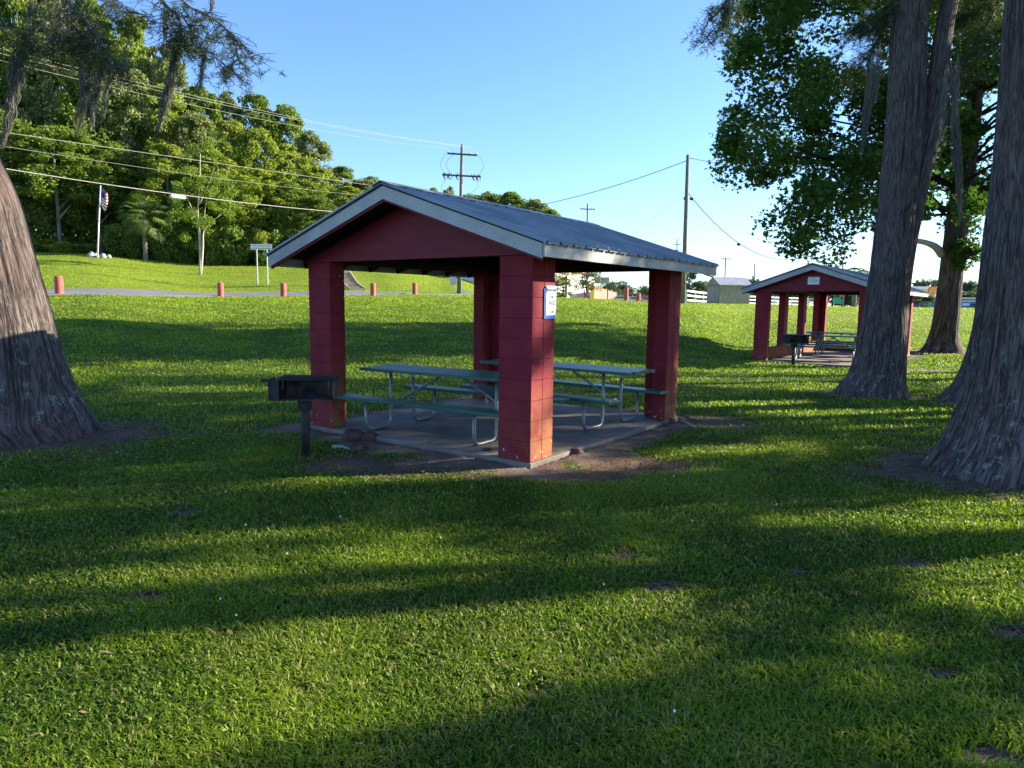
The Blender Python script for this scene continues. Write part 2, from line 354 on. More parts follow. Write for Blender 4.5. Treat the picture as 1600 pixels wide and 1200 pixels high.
# ------------------------------------------------------------------ light
SUN_AZ, SUN_EL = radians(14), radians(21)          # azimuth measured from +X towards +Y
SD = np.array([cos(SUN_EL)*cos(SUN_AZ), cos(SUN_EL)*sin(SUN_AZ), sin(SUN_EL)])
w = bpy.data.worlds.new("World"); SC.world = w; w.use_nodes = True; nt = w.node_tree
bg = nt.nodes['Background']; sky = nt.nodes.new('ShaderNodeTexSky'); sky.sky_type = 'NISHITA'; sky.sun_disc = False
sky.sun_elevation = SUN_EL; sky.sun_rotation = pi/2-SUN_AZ; sky.air_density = 1.0; sky.dust_density = .25; sky.ozone_density = 2.2
tintn = nt.nodes.new('ShaderNodeMix'); tintn.data_type = 'RGBA'; tintn.blend_type = 'MULTIPLY'; tintn.inputs[0].default_value = 1; nt.links.new(sky.outputs[0], tintn.inputs[6]); tintn.inputs[7].default_value = (.76, .94, 1.24, 1)
nt.links.new(tintn.outputs[2], bg.inputs[0]); bg.inputs[1].default_value = .080
sl = bpy.data.lights.new('sun', 'SUN'); sl.energy = 5.0; sl.angle = radians(.53); sl.color = (1, .89, .70)
so = bpy.data.objects.new('sun', sl); COL.objects.link(so)
so.rotation_euler = Vector(SD).to_track_quat('Z', 'Y').to_euler()
SC.view_settings.view_transform = 'Standard'; SC.view_settings.look = 'None'; SC.view_settings.exposure = 1.8; SC.view_settings.gamma = 1

# ------------------------------------------------------------------ ground sheet
YAW = .6258
U0 = np.array([-cos(YAW), sin(YAW), 0]); V0 = np.array([sin(YAW), cos(YAW), 0]); Z0 = np.array([0, 0, 1.])
P1 = np.array([.1883, 6.7228, 0]); W1, L1 = 3.3677, 3.6477
P2 = np.array([9.731, 18.766, -.045]); W2, L2, YAW2 = 3.196, 6.958, .649
U2 = np.array([-cos(YAW2), sin(YAW2), 0]); V2 = np.array([sin(YAW2), cos(YAW2), 0])
def loc2(x, y, P, U, V):
    dx, dy = x-P[0], y-P[1]; return dx*U[0]+dy*U[1], dx*V[0]+dy*V[1]
def sdbox(u, v, u0, u1, v0, v1):
    a = np.maximum(u0-u, u-u1); b = np.maximum(v0-v, v-v1)
    return np.where((a > 0) & (b > 0), np.hypot(np.maximum(a, 0), np.maximum(b, 0)), np.maximum(a, b))
TREES = {'left': (-5.75, 8.05), 'right': (4.98, 6.85), 'mid': (6.85, 12.85), 'fourth': (8.2, 12.0), 'syc': (15.75, 25.4)}
SMALL = [(290, 800, .16), (235, 935, .13), (970, 868, .22), (1035, 915, .16), (1240, 893, .12), (1430, 882, .2), (1470, 1055, .13), (1545, 1178, .14), (415, 788, .12),
         (760, 768, .10), (470, 1080, .08), (655, 790, .1), (1020, 740, .1), (400, 630, .12), (390, 662, .22), (560, 642, .12), (1340, 545, .3), (1590, 990, .13), (300, 345+470, .06), (1390, 675, .2), (1420, 690, .22), (840, 1080, .07), (730, 615, .1)]
SMALLW = [tuple(ground(a, b)[:2])+(r,) for a, b, r in SMALL]
def dirt(x, y):
    u, v = loc2(x, y, P1, U0, V0)
    s = sdbox(u, v, -.15, W1+.1, -.2, L1+.1)
    d = np.clip(1.-(s+.05)/.62, 0, 1.3)
    d = np.maximum(d, 1.25-np.hypot((x-1.15), (y-7.0)*1.5)/1.0)
    d = np.maximum(d, 1.25-np.hypot((x+1.15)/1.35, (y-6.75)/.62)); d = np.maximum(d, 1.15-np.hypot((x-.3)/1.3, (y-6.45)/.4))
    d = np.maximum(d, 1.1-np.hypot((x-2.75)/1.3, (y-9.6)/.75))
    lx, ly = TREES['left']; d = np.maximum(d, 1.45-np.hypot((x-lx-.2)/1.75, (y-ly+.1)/1.15))
    rx, ry = TREES['right']; d = np.maximum(d, 1.5-np.hypot((x-rx+.15)/1.45, (y-ry+.05)/1.05))
    mx, my = TREES['mid']; d = np.maximum(d, 1.35-np.hypot((x-mx)/1.3, (y-my)/.9))
    fx, fy = TREES['fourth']; d = np.maximum(d, 1.3-np.hypot((x-fx)/1.4, (y-fy)/.9))
    sx, sy = TREES['syc']; d = np.maximum(d, 1.35-np.hypot((x-sx)/1.9, (y-sy)/1.6))
    u2, v2 = loc2(x, y, P2, U2, V2); s2 = sdbox(u2, v2, -.1, W2+.1, -.2, L2+.1); d = np.maximum(d, np.clip(.9-s2/.45, 0, 1))
    for (ax, ay, r) in SMALLW: d = np.maximum(d, 1.05-np.hypot((x-ax)/(r*.9), (y-ay)/(r*.6))*.75)
    n = fbm(x*1.9, y*1.9, 0, 21, 4)
    return np.clip(d+(n-.47)*1.0, 0, 1)
front = np.radians(np.linspace(-48, 48, 420)); back = np.radians(np.linspace(48, 312, 80))[1:-1]
ang = np.concatenate([front, back]); rad = [0.05, .6, 1.2]
while rad[-1] < 1500: rad.append(rad[-1]*(1.011 if rad[-1] < 16 else 1.02 if rad[-1] < 120 else 1.15))
rad = np.array(rad); A, R = np.meshgrid(ang, rad); X = np.sin(A)*R; Y = np.cos(A)*R; Z = terr(X, Y)
D = dirt(X, Y); Z = Z-.018*np.clip(D, 0, 1)+.03*D*(fbm(X*5, Y*5, 0, 31, 4)-.5)
u_, v_ = loc2(X, Y, P1, U0, V0); s_ = sdbox(u_, v_, -.05, W1+.05, -.05, L1+.05); Z = np.where(s_ > 0, Z+np.clip(1-s_/.7, 0, 1)*(.030+.03*fbm(X*2, Y*2, 0, 8, 2)), Z); Z = np.where((s_ < 0), np.minimum(Z, -.075), Z)
u_, v_ = loc2(X, Y, P2, U2, V2); s_ = sdbox(u_, v_, -.6, W2+.3, -.1, L2+.2); Z = np.where((s_ < .6), np.minimum(Z, -.10), Z)
na, nr = len(ang), len(rad); i, j = np.meshgrid(np.arange(nr-1), np.arange(na), indexing='ij'); i = i.ravel(); j = j.ravel(); k = (j+1) % na
g = G(); g.add(np.stack([X, Y, Z], -1).reshape(-1, 3), [np.stack([i*na+j, (i+1)*na+j, (i+1)*na+k, i*na+k], 1), np.array([list(range(na))[::-1]])])
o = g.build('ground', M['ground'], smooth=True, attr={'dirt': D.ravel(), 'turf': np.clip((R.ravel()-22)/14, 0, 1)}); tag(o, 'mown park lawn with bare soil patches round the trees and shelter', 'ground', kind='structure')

# ------------------------------------------------------------------ grass blades
def inpoly_mask(x, y):   # keep grass off slabs, trunks
    u, v = loc2(x, y, P1, U0, V0); m = sdbox(u, v, -.06, W1+.06, -.06, L1+.06) > .0
    u, v = loc2(x, y, P2, U2, V2); m &= sdbox(u, v, -.7, W2+.25, -.15, L2+.2) > .02
    for k, r in (('left', .7), ('right', .65), ('mid', .6), ('fourth', .5), ('syc', .7)):
        m &= np.hypot(x-TREES[k][0], y-TREES[k][1]) > r
    return m
RD_N = ([-900, -300, 93, 345, 443, 520, 600, 700, 790], [22, 25.5, 29.6, 40.3, 41.6, 43.5, 46.5, 52, 62]); RD_F = ([-900, -300, 93, 345, 443, 520, 600, 700, 790], [28, 32, 36.6, 46.6, 47.6, 48.2, 50, 55, 66])
def offroad(x, y):
    px = 800+F*x/np.maximum(y, 1); return (px > 795) | (y < np.interp(px, *RD_N)-.1) | (y > np.interp(px, *RD_F)+.1)
def grass(N, r0, r1, wid, hgt, pw):
    q = RNG.random(N); e = 2-pw
    r = (r0**e+q*(r1**e-r0**e))**(1/e) if abs(e) > .01 else r0*(r1/r0)**q
    a = np.radians(RNG.uniform(-39, 39, N)); x, y = np.sin(a)*r, np.cos(a)*r
    d = dirt(x, y); dens = fbm(x*3, y*3, 0, 77, 3)
    keep = inpoly_mask(x, y) & offroad(x, y) & (RNG.random(N) < (np.clip((44-r)/18, 0, 1) if r1 < 50 else np.clip((r-26)/14, 0, 1))) & (RNG.random(N) > d*1.35-.10) & (RNG.random(N) < .55+dens)
    x, y, r, d = x[keep], y[keep], r[keep], d[keep]; n = len(x); z = terr(x, y)-.01
    patch = fbm(x*1.1, y*1.1, 0, 91, 4)
    s = RNG.uniform(.55, 1.25, n)*(1-.45*d)*(.55+.9*patch)
    W = wid*(r/r0)**.75*RNG.uniform(.7, 1.3, n); H = hgt*s*(r/r0)**.12
    th = RNG.uniform(0, 2*pi, n); ph = th+pi/2+RNG.normal(0, .5, n)
    lean = RNG.uniform(.15, 1.0, n)**.8*H*1.35
    dx, dy = np.cos(th)*W/2, np.sin(th)*W/2; lx, ly = np.cos(ph)*lean, np.sin(ph)*lean
    P = np.stack([np.stack([x-dx, y-dy, z], 1), np.stack([x+dx, y+dy, z], 1),
                  np.stack([x+dx*.8+lx*.4, y+dy*.8+ly*.4, z+H*.62], 1), np.stack([x-dx*.8+lx*.4, y-dy*.8+ly*.4, z+H*.62], 1),
                  np.stack([x+lx, y+ly, z+H*np.clip(1.05-lean/H*.35, .45, 1)], 1)], 1)
    b = np.arange(n)[:, None]*5
    t = np.zeros((n, 3)); t[:, 0] = np.clip(RNG.normal(.45, .32, n)+(patch-.45)*2.2, 0, 1)
    dry = RNG.random(n) < .07+.16*np.clip(d, 0, 1)+.14*(fbm(x*2.3, y*2.3, 0, 55, 3) > .55); t[:, 1] = np.where(dry, RNG.uniform(.4, 1, n), 0)
    return P.reshape(-1, 3), [b+np.array([[0, 1, 2, 3]]), b+np.array([[3, 2, 4]])], np.repeat(t, 5, 0)
for nm, args, lab in (('grass', (330000, 1.9, 9, .0060, .047, 1.0), 'short green turf blades of the near lawn'), ('grass', (300000, 8.5, 42, .016, .06, 1.0), 'short green turf beyond the near shelter'), ('grass', (90000, 27, 82, .034, .065, 1.0), 'turf texture of the far bank and far lawn')):
    P, Fs, C = grass(*args); g = G(); g.add(P, Fs, C); tag(g.build(nm, M['fargrass' if 'far bank' in lab else 'grass']), lab, 'grass', kind='stuff')
# clover heads
g = G()
for k in range(22):
    if k < 9: p = ground(random.uniform(300, 1500), random.uniform(800, 1150))
    else: p = ground(random.uniform(100, 1500), random.uniform(680, 850))
    if dirt(p[0], p[1]) > .4: continue
    c = np.array([p[0], p[1], on(p[0], p[1])+.055]); g.tube([c-(0, 0, .006), c-(0, 0, .003), c+(0, 0, .004), c+(0, 0, .007)], [.001, .005, .004, .001], 6)
tag(g.build('clover_flowers', M['white']), 'tiny white clover heads scattered through the lawn', 'flowers', kind='stuff')
# fallen needles / litter round trunks and slab
N = 80000; r = RNG.uniform(3.5, 13, N); a = np.radians(RNG.uniform(-39, 39, N)); x, y = np.sin(a)*r, np.cos(a)*r; d = dirt(x, y); kp = (d > .38) & inpoly_mask(x, y); x, y = x[kp], y[kp]; n = len(x)
th = RNG.uniform(0, 2*pi, n); L = RNG.uniform(.02, .07, n); z = terr(x, y)-.008+RNG.uniform(0, .012, n); dx, dy = np.cos(th), np.sin(th); q = .0035
P = np.stack([np.stack([x-dx*L-dy*q, y-dy*L+dx*q, z], 1), np.stack([x+dx*L-dy*q, y+dy*L+dx*q, z+.008], 1), np.stack([x+dx*L+dy*q, y+dy*L-dx*q, z+.008], 1), np.stack([x-dx*L+dy*q, y-dy*L-dx*q, z], 1)], 1)
g = G(); t = np.zeros((n, 3)); t[:, 0] = RNG.random(n); g.add(P.reshape(-1, 3), [np.arange(n)[:, None]*4+np.array([[0, 1, 2, 3]])], np.repeat(t, 4, 0))
M['litter'] = leafmat('needle_litter', (.10, .065, .035), (.24, .17, .095), .1, (.1, .1, .1), .9)
tag(g.build('needle_litter', M['litter']), 'brown fallen needles on the bare soil', 'litter', kind='stuff')
# dry leaf and twig litter caught in the turf, crumbs of soil on the bare patches
g = G(); N = 1500; r = 2+RNG.random(N)**.7*14; a = np.radians(RNG.uniform(-39, 39, N)); x, y = np.sin(a)*r, np.cos(a)*r; kp = inpoly_mask(x, y); x, y = x[kp], y[kp]; n = len(x); th = RNG.uniform(0, 2*pi, n); L = RNG.uniform(.008, .032, n); W_ = RNG.uniform(.002, .006, n); z = terr(x, y)+RNG.uniform(.025, .05, n); dx, dy = np.cos(th), np.sin(th); tz = RNG.normal(0, .012, n)
P = np.stack([np.stack([x-dx*L, y-dy*L, z-tz], 1), np.stack([x+dy*W_, y-dx*W_, z+.003], 1), np.stack([x+dx*L, y+dy*L, z+tz], 1), np.stack([x-dy*W_, y+dx*W_, z-.002], 1)], 1); t = np.zeros((n, 3)); t[:, 0] = RNG.random(n); g.add(P.reshape(-1, 3), [np.arange(n)[:, None]*4+np.arange(4)[None]], np.repeat(t, 4, 0))
tag(g.build('leaf_litter', M['litter']), 'small dry leaves and twig bits caught in the turf', 'litter', kind='stuff')
g = G(); N = 9000; r = RNG.uniform(3.5, 13, N); a = np.radians(RNG.uniform(-39, 39, N)); x, y = np.sin(a)*r, np.cos(a)*r; kp = (dirt(x, y) > .55) & inpoly_mask(x, y); x, y = x[kp], y[kp]; n = len(x); s = RNG.uniform(.004, .02, n)**1.0; c = np.stack([x, y, terr(x, y)-.012+s*.4], 1)
T = np.array([(1, 0, 0), (-.3, .9, .1), (-.6, -.7, 0), (.1, .1, .9), (0, 0, -.8)]); V = c[:, None]+s[:, None, None]*(T[None]*RNG.uniform(.6, 1.2, (n, 5, 1))); F_ = np.array([(0, 1, 3), (1, 2, 3), (2, 0, 3), (1, 0, 4), (2, 1, 4), (0, 2, 4)]); g.add(V.reshape(-1, 3), [(np.arange(n)[:, None, None]*5+F_[None]).reshape(-1, 3)])
tag(g.build('soil_crumbs', M['clod']), 'crumbs of dark soil lying on the bare patches', 'soil', kind='stuff')

# ------------------------------------------------------------------ road
def drape(name, edge0, edge1, mat, dz, ns=160, nt=10):
    e0 = np.array([gd(a, b)[:2] for a, b in edge0]); e1 = np.array([gd(a, b)[:2] for a, b in edge1])
    s0 = np.linspace(0, 1, len(e0)); q = np.linspace(0, 1, ns)
    a = np.stack([np.interp(q, s0, e0[:, c]) for c in (0, 1)], 1); b = np.stack([np.interp(q, s0, e1[:, c]) for c in (0, 1)], 1)
    t = np.linspace(0, 1, nt)[None, :, None]; P = a[:, None]*(1-t)+b[:, None]*t
    Z = terr(P[..., 0], P[..., 1])+dz; Z[:, 0] -= dz+.1; Z[:, -1] -= dz+.1; V = np.concatenate([P, Z[..., None]], -1).reshape(-1, 3)
    i, j = np.meshgrid(np.arange(ns-1), np.arange(nt-1), indexing='ij'); i = i.ravel(); j = j.ravel()
    g = G(); g.add(V, [np.stack([i*nt+j, (i+1)*nt+j, (i+1)*nt+j+1, i*nt+j+1], 1)]); return g.build(name, mat, smooth=True)
o = drape('road', [(-900, 22), (-300, 25.5), (93, 29.6), (345, 40.3), (443, 41.6), (520, 43.5), (600, 46.5), (700, 52), (790, 62)],
          [(-900, 28), (-300, 32), (93, 36.6), (345, 46.6), (443, 47.6), (520, 48.2), (600, 50), (700, 55), (790, 66)], M['asphalt'], .05)
tag(o, 'narrow grey asphalt park road behind the red bollards', 'road', kind='structure')

# ------------------------------------------------------------------ pavilions
H = 2.033
def courses(g, c, d, rz=0, h=.2033, n=10, z0=0.):
    g.box((c[0], c[1], z0+n*h/2-.02), (d[0]-.014, d[1]-.014, n*h+.04))
    for k in range(n): g.box((c[0], c[1], z0+(k+.5)*h), (d[0], d[1], h-.008))
def pillar(cu, cv, su, sv, par, n=10):
    """L-shaped block pillar; outer corner at (cu,cv), legs run towards (su,sv)"""
    g = G(); courses(g, (cu+su*.2, cv+sv*.1), (.4, .2), n=n); courses(g, (cu+su*.1, cv+sv*.302), (.2, .196), n=n)
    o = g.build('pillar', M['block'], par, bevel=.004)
    return o
def pavilion(name, P, yaw, W, L, label, detail=True, o=.3286, e=.3353, Zr=2.793, Ze=2.122, o2=.40):
    # local frame: x to the right (= -u), y = back; pillars span x in [-W,0]
    t = empty(name, P, label, 'picnic shelter', -yaw)
    g = G(); g.box((-W/2, L/2, -.06), (W+.03, L+.03, .12)); g.build('floor_slab', M['concrete'], t, bevel=.012)
    for cu, cv, su, sv in ((0, 0, -1, 1), (-W, 0, 1, 1), (0, L, -1, -1), (-W, L, 1, -1)): pillar(cu, cv, su, sv, t)
    if L > 5:
        for s in (0, 1):
            for v in (L*.36, L*.68):
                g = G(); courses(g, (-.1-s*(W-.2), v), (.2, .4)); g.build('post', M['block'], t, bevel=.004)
            if s: 
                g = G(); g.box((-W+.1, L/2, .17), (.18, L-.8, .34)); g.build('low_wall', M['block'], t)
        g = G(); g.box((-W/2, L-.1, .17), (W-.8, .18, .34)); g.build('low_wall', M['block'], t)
    slope = (Zr-Ze)/(W/2+e); th = .02; xc = -W/2
    # gable panels (with siding grooves)
    for y0 in (0.006, L-.036):
        g = G(); zt = lambda x: Zr-.165-slope*abs(x-xc)
        g.prism([(-W-e+.08, H+.005), (e-.08, H+.005), (e-.08, zt(e-.08)), (xc, zt(xc)), (-W-e+.08, zt(-W-e+.08))] if zt(e-.08) > H+.01 else
                [(xc-(Zr-.165-H-.005)/slope, H+.005), (xc+(Zr-.165-H-.005)/slope, H+.005), (xc, zt(xc))], .03, (0, y0, 0), (1, 0, 0), (0, 0, 1), (0, 1, 0))
        g.build('gable_panel', M['board'], t)
        g = G(); g.box((xc, y0+.07 if y0 < 1 else y0-.04, H+.06), (W-.01, .075, .115)); g.build('gable_beam', M['rafter'], t, bevel=.003)
    for s in (0, 1):
        g = G(); g.box((-.1-s*(W-.2), L/2, H+.045), (.14, L-.3, .085)); g.build('eave_beam', M['rafter'], t, bevel=.003)
    # rafters
    n = int(round((L+.1)/.55)); y = np.linspace(.19, L-.19, n)
    for yy in y:
        for s in (-1, 1):
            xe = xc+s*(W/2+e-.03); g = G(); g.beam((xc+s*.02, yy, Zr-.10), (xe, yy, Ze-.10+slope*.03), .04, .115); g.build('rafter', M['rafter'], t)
    # deck under metal
    for s in (-1, 1):
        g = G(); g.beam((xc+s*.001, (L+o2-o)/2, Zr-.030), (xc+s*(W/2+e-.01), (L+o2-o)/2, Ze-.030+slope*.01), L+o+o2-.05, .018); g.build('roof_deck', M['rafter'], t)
    # ribbed metal sheets
    for s in (-1, 1):
        ys = []; hs = []; yy = -o-.035; end = L+o2+.035; k = 0
        while yy < end:
            ys += [yy, yy+.018, yy+.032, yy+.050, yy+.115, yy+.122, yy+.135, yy+.142]; hs += [.0, .032, .032, .0, .0, .010, .010, .0]; yy += .2286
        ys = np.array([a for a in ys if a <= end]+[end]); hs = np.array(hs[:len(ys)-1]+[0.])
        V = []
        for q in (0, .5, 1.):
            x = xc+s*(W/2+e+.045)*q; z = Zr-slope*abs(x-xc)
            for dz in (0, -.004): V.append(np.stack([np.full(len(ys), x), ys, z+hs+dz+(.003*np.sin(ys*3)*q)], 1))
        m = len(ys); V = np.concatenate(V); fs = []
        for a in range(m-1):
            for (r0, r1) in ((0, 2), (2, 4)):
                f = (r0*m+a, r0*m+a+1, r1*m+a+1, r1*m+a); fs.append(f if s < 0 else f[::-1]); f = tuple((b+m) for b in f); fs.append(f[::-1] if s < 0 else f)
            fs.append((4*m+a, 4*m+a+1, 5*m+a+1, 5*m+a))
        g = G(); g.add(V, fs); g.build('roof_sheet', M['roof'], t)
    g = G()
    for s in (-1, 1): g.beam((xc, (L+o2-o)/2, Zr+.030), (xc+s*.14, (L+o2-o)/2, Zr+.030-slope*.14), L+o+o2+.1, .006)
    g.build('ridge_cap', M['roof'], t)
    # fascias
    for s in (-1, 1):
        g = G(); g.box((xc+s*(W/2+e), (L+o2-o)/2, Ze-.075), (.022, L+o+o2-.002, .125)); g.build('eave_fascia', M['fascia'], t, bevel=.003)
        for y0 in (-o-.012, L+o2-.010):
            xe = xc+s*(W/2+e-.0125); g = G(); g.prism([(xc, Zr-.022), (xe, Ze-.018), (xe, Ze-.150), (xc, Zr-.154)][::s], .022, (0, y0, 0), (1, 0, 0), (0, 0, 1), (0, 1, 0)); g.build('rake_fascia', M['fascia'], t)
            g = G(); g.prism([(xc, Zr-.157), (xe-s*.02, Ze-.148), (xe-s*.02, Ze-.168), (xc, Zr-.177)][::s], .03, (0, y0+(.02 if y0 < 0 else -.03), 0), (1, 0, 0), (0, 0, 1), (0, 1, 0)); g.build('rake_trim', M['board'], t)
    return t
pav1 = pavilion('picnic_shelter', P1, YAW, W1, L1, 'nearest maroon block picnic shelter with blue-grey metal roof')
pav2 = pavilion('picnic_shelter', P2, YAW2, W2, L2, 'farther maroon picnic shelter with low walls, behind the leaning twin-stem tree', o=.21, e=.352, Zr=2.785, Ze=2.119, o2=.5)
def local(P, yaw, a, b, z): return np.array([P[0]+a*cos(yaw)+b*sin(yaw), P[1]-a*sin(yaw)+b*cos(yaw), P[2]+z])
# concrete apron strip at the far shelter, right side
g = G(); g.box((0, 0, 0), (4.2, .9, .14), rz=-.12); o = g.build('path', M['concrete'], bevel=.01); q = local(P2, YAW2, 2.0, .3, -.06); o.location = tuple(q); tag(o, 'low concrete walk strip beside the farther shelter', 'path', kind='structure')

# ------------------------------------------------------------------ lettering
def lettering(txt, size, mat, parent, loc, rot, name='lettering'):
    c = bpy.data.curves.new(name, 'FONT'); c.body = txt; c.size = size; c.align_x = 'CENTER'; c.align_y = 'CENTER'; c.extrude = .0006
    ob = bpy.data.objects.new('tmp_text', c); COL.objects.link(ob); bpy.context.view_layer.update()
    me = bpy.data.meshes.new_from_object(ob.evaluated_get(bpy.context.evaluated_depsgraph_get())); bpy.data.objects.remove(ob); bpy.data.curves.remove(c)
    o = bpy.data.objects.new(name, me); COL.objects.link(o); me.materials.clear(); me.materials.append(mat)
    o.parent = parent; o.location = loc; o.rotation_euler = rot; return o
# paper notice on near pillar's right face (local x=0 plane, faces +x)
q = local(P1, YAW, .006, .29, 1.60); t = empty('paper_notice', q, 'handwritten white paper notice taped with blue tape to the nearest pillar', 'notice', -YAW)
g = G(); g.box((.004, 0, -.03), (.004, .20, .30)); g.build('backing_folder', M['tape'], t)
g = G(); g.box((.010, .015, .0), (.003, .185, .29)); g.build('paper', M['paper'], t)
g = G(); g.box((.0135, .012, .105), (.002, .175, .07)); g.build('heading_band', simple('faded_blue_band', (.22, .33, .52), (.30, .42, .60), 9), t)
R3 = (pi/2, 0, pi/2)
lettering('Reserved', .045, M['ink'], t, (.0165, .012, .105), R3); lettering('FOR', .04, M['ink'], t, (.0135, .012, .035), R3); lettering('CRUZ', .052, M['ink'], t, (.0135, .012, -.025), R3)
lettering('5 PM', .03, M['ink'], t, (.0135, .03, -.115), R3)
g = G(); g.box((.013, -.03, .135), (.004, .03, .012)); g.build('tape_strip', M['ink'], t)
# white sign on far gable
q = local(P2, YAW2, -W2/2, -.004, 2.03+.30); t = empty('rules_sign', q, 'small white rules sign with red NO heading on the farther gable', 'sign', -YAW2)
g = G(); g.box((0, -.008, 0), (.31, .012, .21)); g.build('panel', M['white'], t, bevel=.003)
lettering('NO', .06, M['redtext'], t, (0, -.0155, .065), (pi/2, 0, 0))
for k, s in enumerate(('ALCOHOLIC BEVERAGES', 'OR GLASS CONTAINERS', 'ALLOWED')): lettering(s, .022, M['ink'], t, (0, -.0155, .01-.034*k), (pi/2, 0, 0))

# ------------------------------------------------------------------ picnic tables
def picnic_table(loc, yaw, label, LL=1.225, TW=.335):
    t = empty('picnic_table', loc, label, 'picnic table', yaw)
    for k in range(5):
        w = TW*2/5-.010; yy = -TW+TW*2/5*(k+.5); j = random.uniform(-.012, .012)
        g = G(); g.box((j, yy, .719), (LL*2, w, .038)); g.build('top_board', M['table'], t, bevel=.004)
    for s in (-1, 1):
        g = G()
        for q in (0,): g.box((0, s*.645, .405), (LL*2, .235, .040))
        g.build('seat', M['table'], t, bevel=.005)
        # bent pipe frame: vertical top-post, bend, floor run, bend, seat-post
    for x in (-.80, .80):
        for s in (-1, 1):
            xo = x+.012*s
            P = [(xo, s*.20, .712), (xo, s*.20, .30), (xo, s*.205, .12)]
            for a in np.linspace(0, pi/2, 6)[1:]: P.append((xo, s*(.205+.10*(1-cos(a))), .12-.098*sin(a)))
            P += [(xo, s*.50, .022)]
            for a in np.linspace(0, pi/2, 6)[1:]: P.append((xo, s*(.54+.10*sin(a)), .12-.098*cos(a)))
            P += [(xo, s*.645, .395)]
            g = G(); g.tube(P, .0213, 12); g.build('leg', M['galv'], t, smooth=True)
            if s > 0: g = G(); g.tube([(xo, s*.20, .60), (xo, s*.20, .65)], .0235, 12); g.build('label_band', M['sock'], t)
        g = G(); g.box((x, 0, .702), (.045, .60, .026)); g.build('top_bracket', M['darkmetal'], t)
        for s in (-1, 1): g = G(); g.box((x, s*.645, .390), (.05, .20, .014)); g.build('seat_bracket', M['darkmetal'], t)
        g = G(); g.tube([(x+.0, -.2, .33), (x+.0, .2, .33)], .014, 8); g.build('cross_tube', M['galv'], t)
        g = G(); g.tube([(x, 0, .335), (x*.12, 0, .705)], .0155, 8); g.build('brace', M['galv'], t)
    return t
picnic_table((-.73, 8.39, 0), -.565, 'green plank picnic table nearest the barbecue grill under the near shelter')
picnic_table((.69, 9.47, 0), -.69, 'green plank picnic table at the back of the near shelter')
q = local(P2, YAW2, -W2/2, 1.9, 0); picnic_table(q, -YAW2+.15, 'green picnic table at the front of the farther shelter')
q = local(P2, YAW2, -W2/2, 4.6, 0); picnic_table(q, -YAW2+.05, 'green picnic table at the back of the farther shelter')

# ------------------------------------------------------------------ grills
def grill(loc, rz, label):
    t = empty('barbecue_grill', loc, label, 'grill', rz, None)
    g = G(); g.tube([(0, 0, -.1), (0, 0, .62)], .047, 20); g.build('post', M['blackiron'], t, smooth=True)
    g = G(); g.box((0, 0, .555), (.125, .125, .11)); g.build('collar', M['blackiron'], t, bevel=.004)
    w, d, h, z0, th = .54, .36, .215, .615, .005; n_ch = len(t.children)
    g = G(); g.box((0, 0, z0), (w, d, th)); g.build('firebox_floor', M['rustbox'], t)
    g = G(); g.box((0, d/2, z0+h/2), (w, th, h-.006)); g.build('firebox_back', M['rustbox'], t)
    for s in (-1, 1):
        g = G(); g.box((s*w/2, 0, z0+h/2), (th, d+.006, h)); g.build('firebox_side', M['blackiron'] if s < 0 else M['rustbox'], t)
    g = G(); g.box((-w/2-.10+.05, -d/2, z0+h/2), (.10, th, h)); g.box((-w/2-.10, -.02, z0+h/2), (th, d*.8, h*.98)); g.build('wind_flange', M['blackiron'], t)
    g = G()
    for k in range(22): x = -w/2+.0+k*(w/21); g.box((x, 0, z0+h+.012), (.008, d, .008))
    for yy in (-d/2, 0, d/2): g.box((0, yy, z0+h+.002), (w+.05, .016, .011))
    g.build('cooking_grate', M['blackiron'], t)
    g = G(); g.tube([(-w/2-.13, -d/2+.02, z0+h-.01), (w/2+.08, -d/2+.02, z0+h-.01)], .009, 8); g.build('front_rod', M['blackiron'], t)
    g = G(); g.tube([(-w/2-.17, -d/2+.02, z0+h-.01), (-w/2-.09, -d/2+.02, z0+h-.01)], .016, 10); g.build('handle', M['blackiron'], t)
    g = G()
    for s in (-1, 1): g.tube([(s*w*.42, -d/2+.01, z0+h), (s*w*.42+.004, -d/2-.004, z0+.17), (s*w*.42, -d/2, z0+.12)], .004, 6)
    g.build('hinge_wire', M['rust'], t)
    for ch in t.children:
        if ch.name.split('.')[0] not in ('post', 'collar'): ch.location.x = .045
    return t
q = ground(477, 714); grill((q[0], q[1]+.03, GZ), .10, 'black iron park grill on a post beside the near shelter')
q = ground(1239, 571); grill((q[0], q[1], on(q[0], q[1])), .05, 'small black park grill in front of the farther shelter')

# ------------------------------------------------------------------ clods, roots, stones
def lump(name, P, r, label, cat='root clod', group=None, mat='clod', sq=.7, seed=0):
    n, m = 20, 12; th = np.linspace(0, 2*pi, n, endpoint=False); ph = np.linspace(.02, pi-.02, m); T, Q = np.meshgrid(th, ph)
    x, y, z = np.sin(Q)*np.cos(T), np.sin(Q)*np.sin(T), np.cos(Q); d = .6+.85*fbm(x*1.8+seed, y*1.8, z*1.8, seed, 4)
    V = np.stack([x*d*r, y*d*r, z*d*r*sq], -1).reshape(-1, 3); i, j = np.meshgrid(np.arange(m-1), np.arange(n), indexing='ij'); i = i.ravel(); j = j.ravel(); k = (j+1) % n
    g = G(); g.add(V, [np.stack([i*n+j, (i+1)*n+j, (i+1)*n+k, i*n+k], 1), np.array([list(range(n)), [(m-1)*n+a for a in range(n)][::-1]])])
    o = g.build(name, M[mat], smooth=True); o.location = (P[0], P[1], P[2]); return tag(o, label, cat, group)
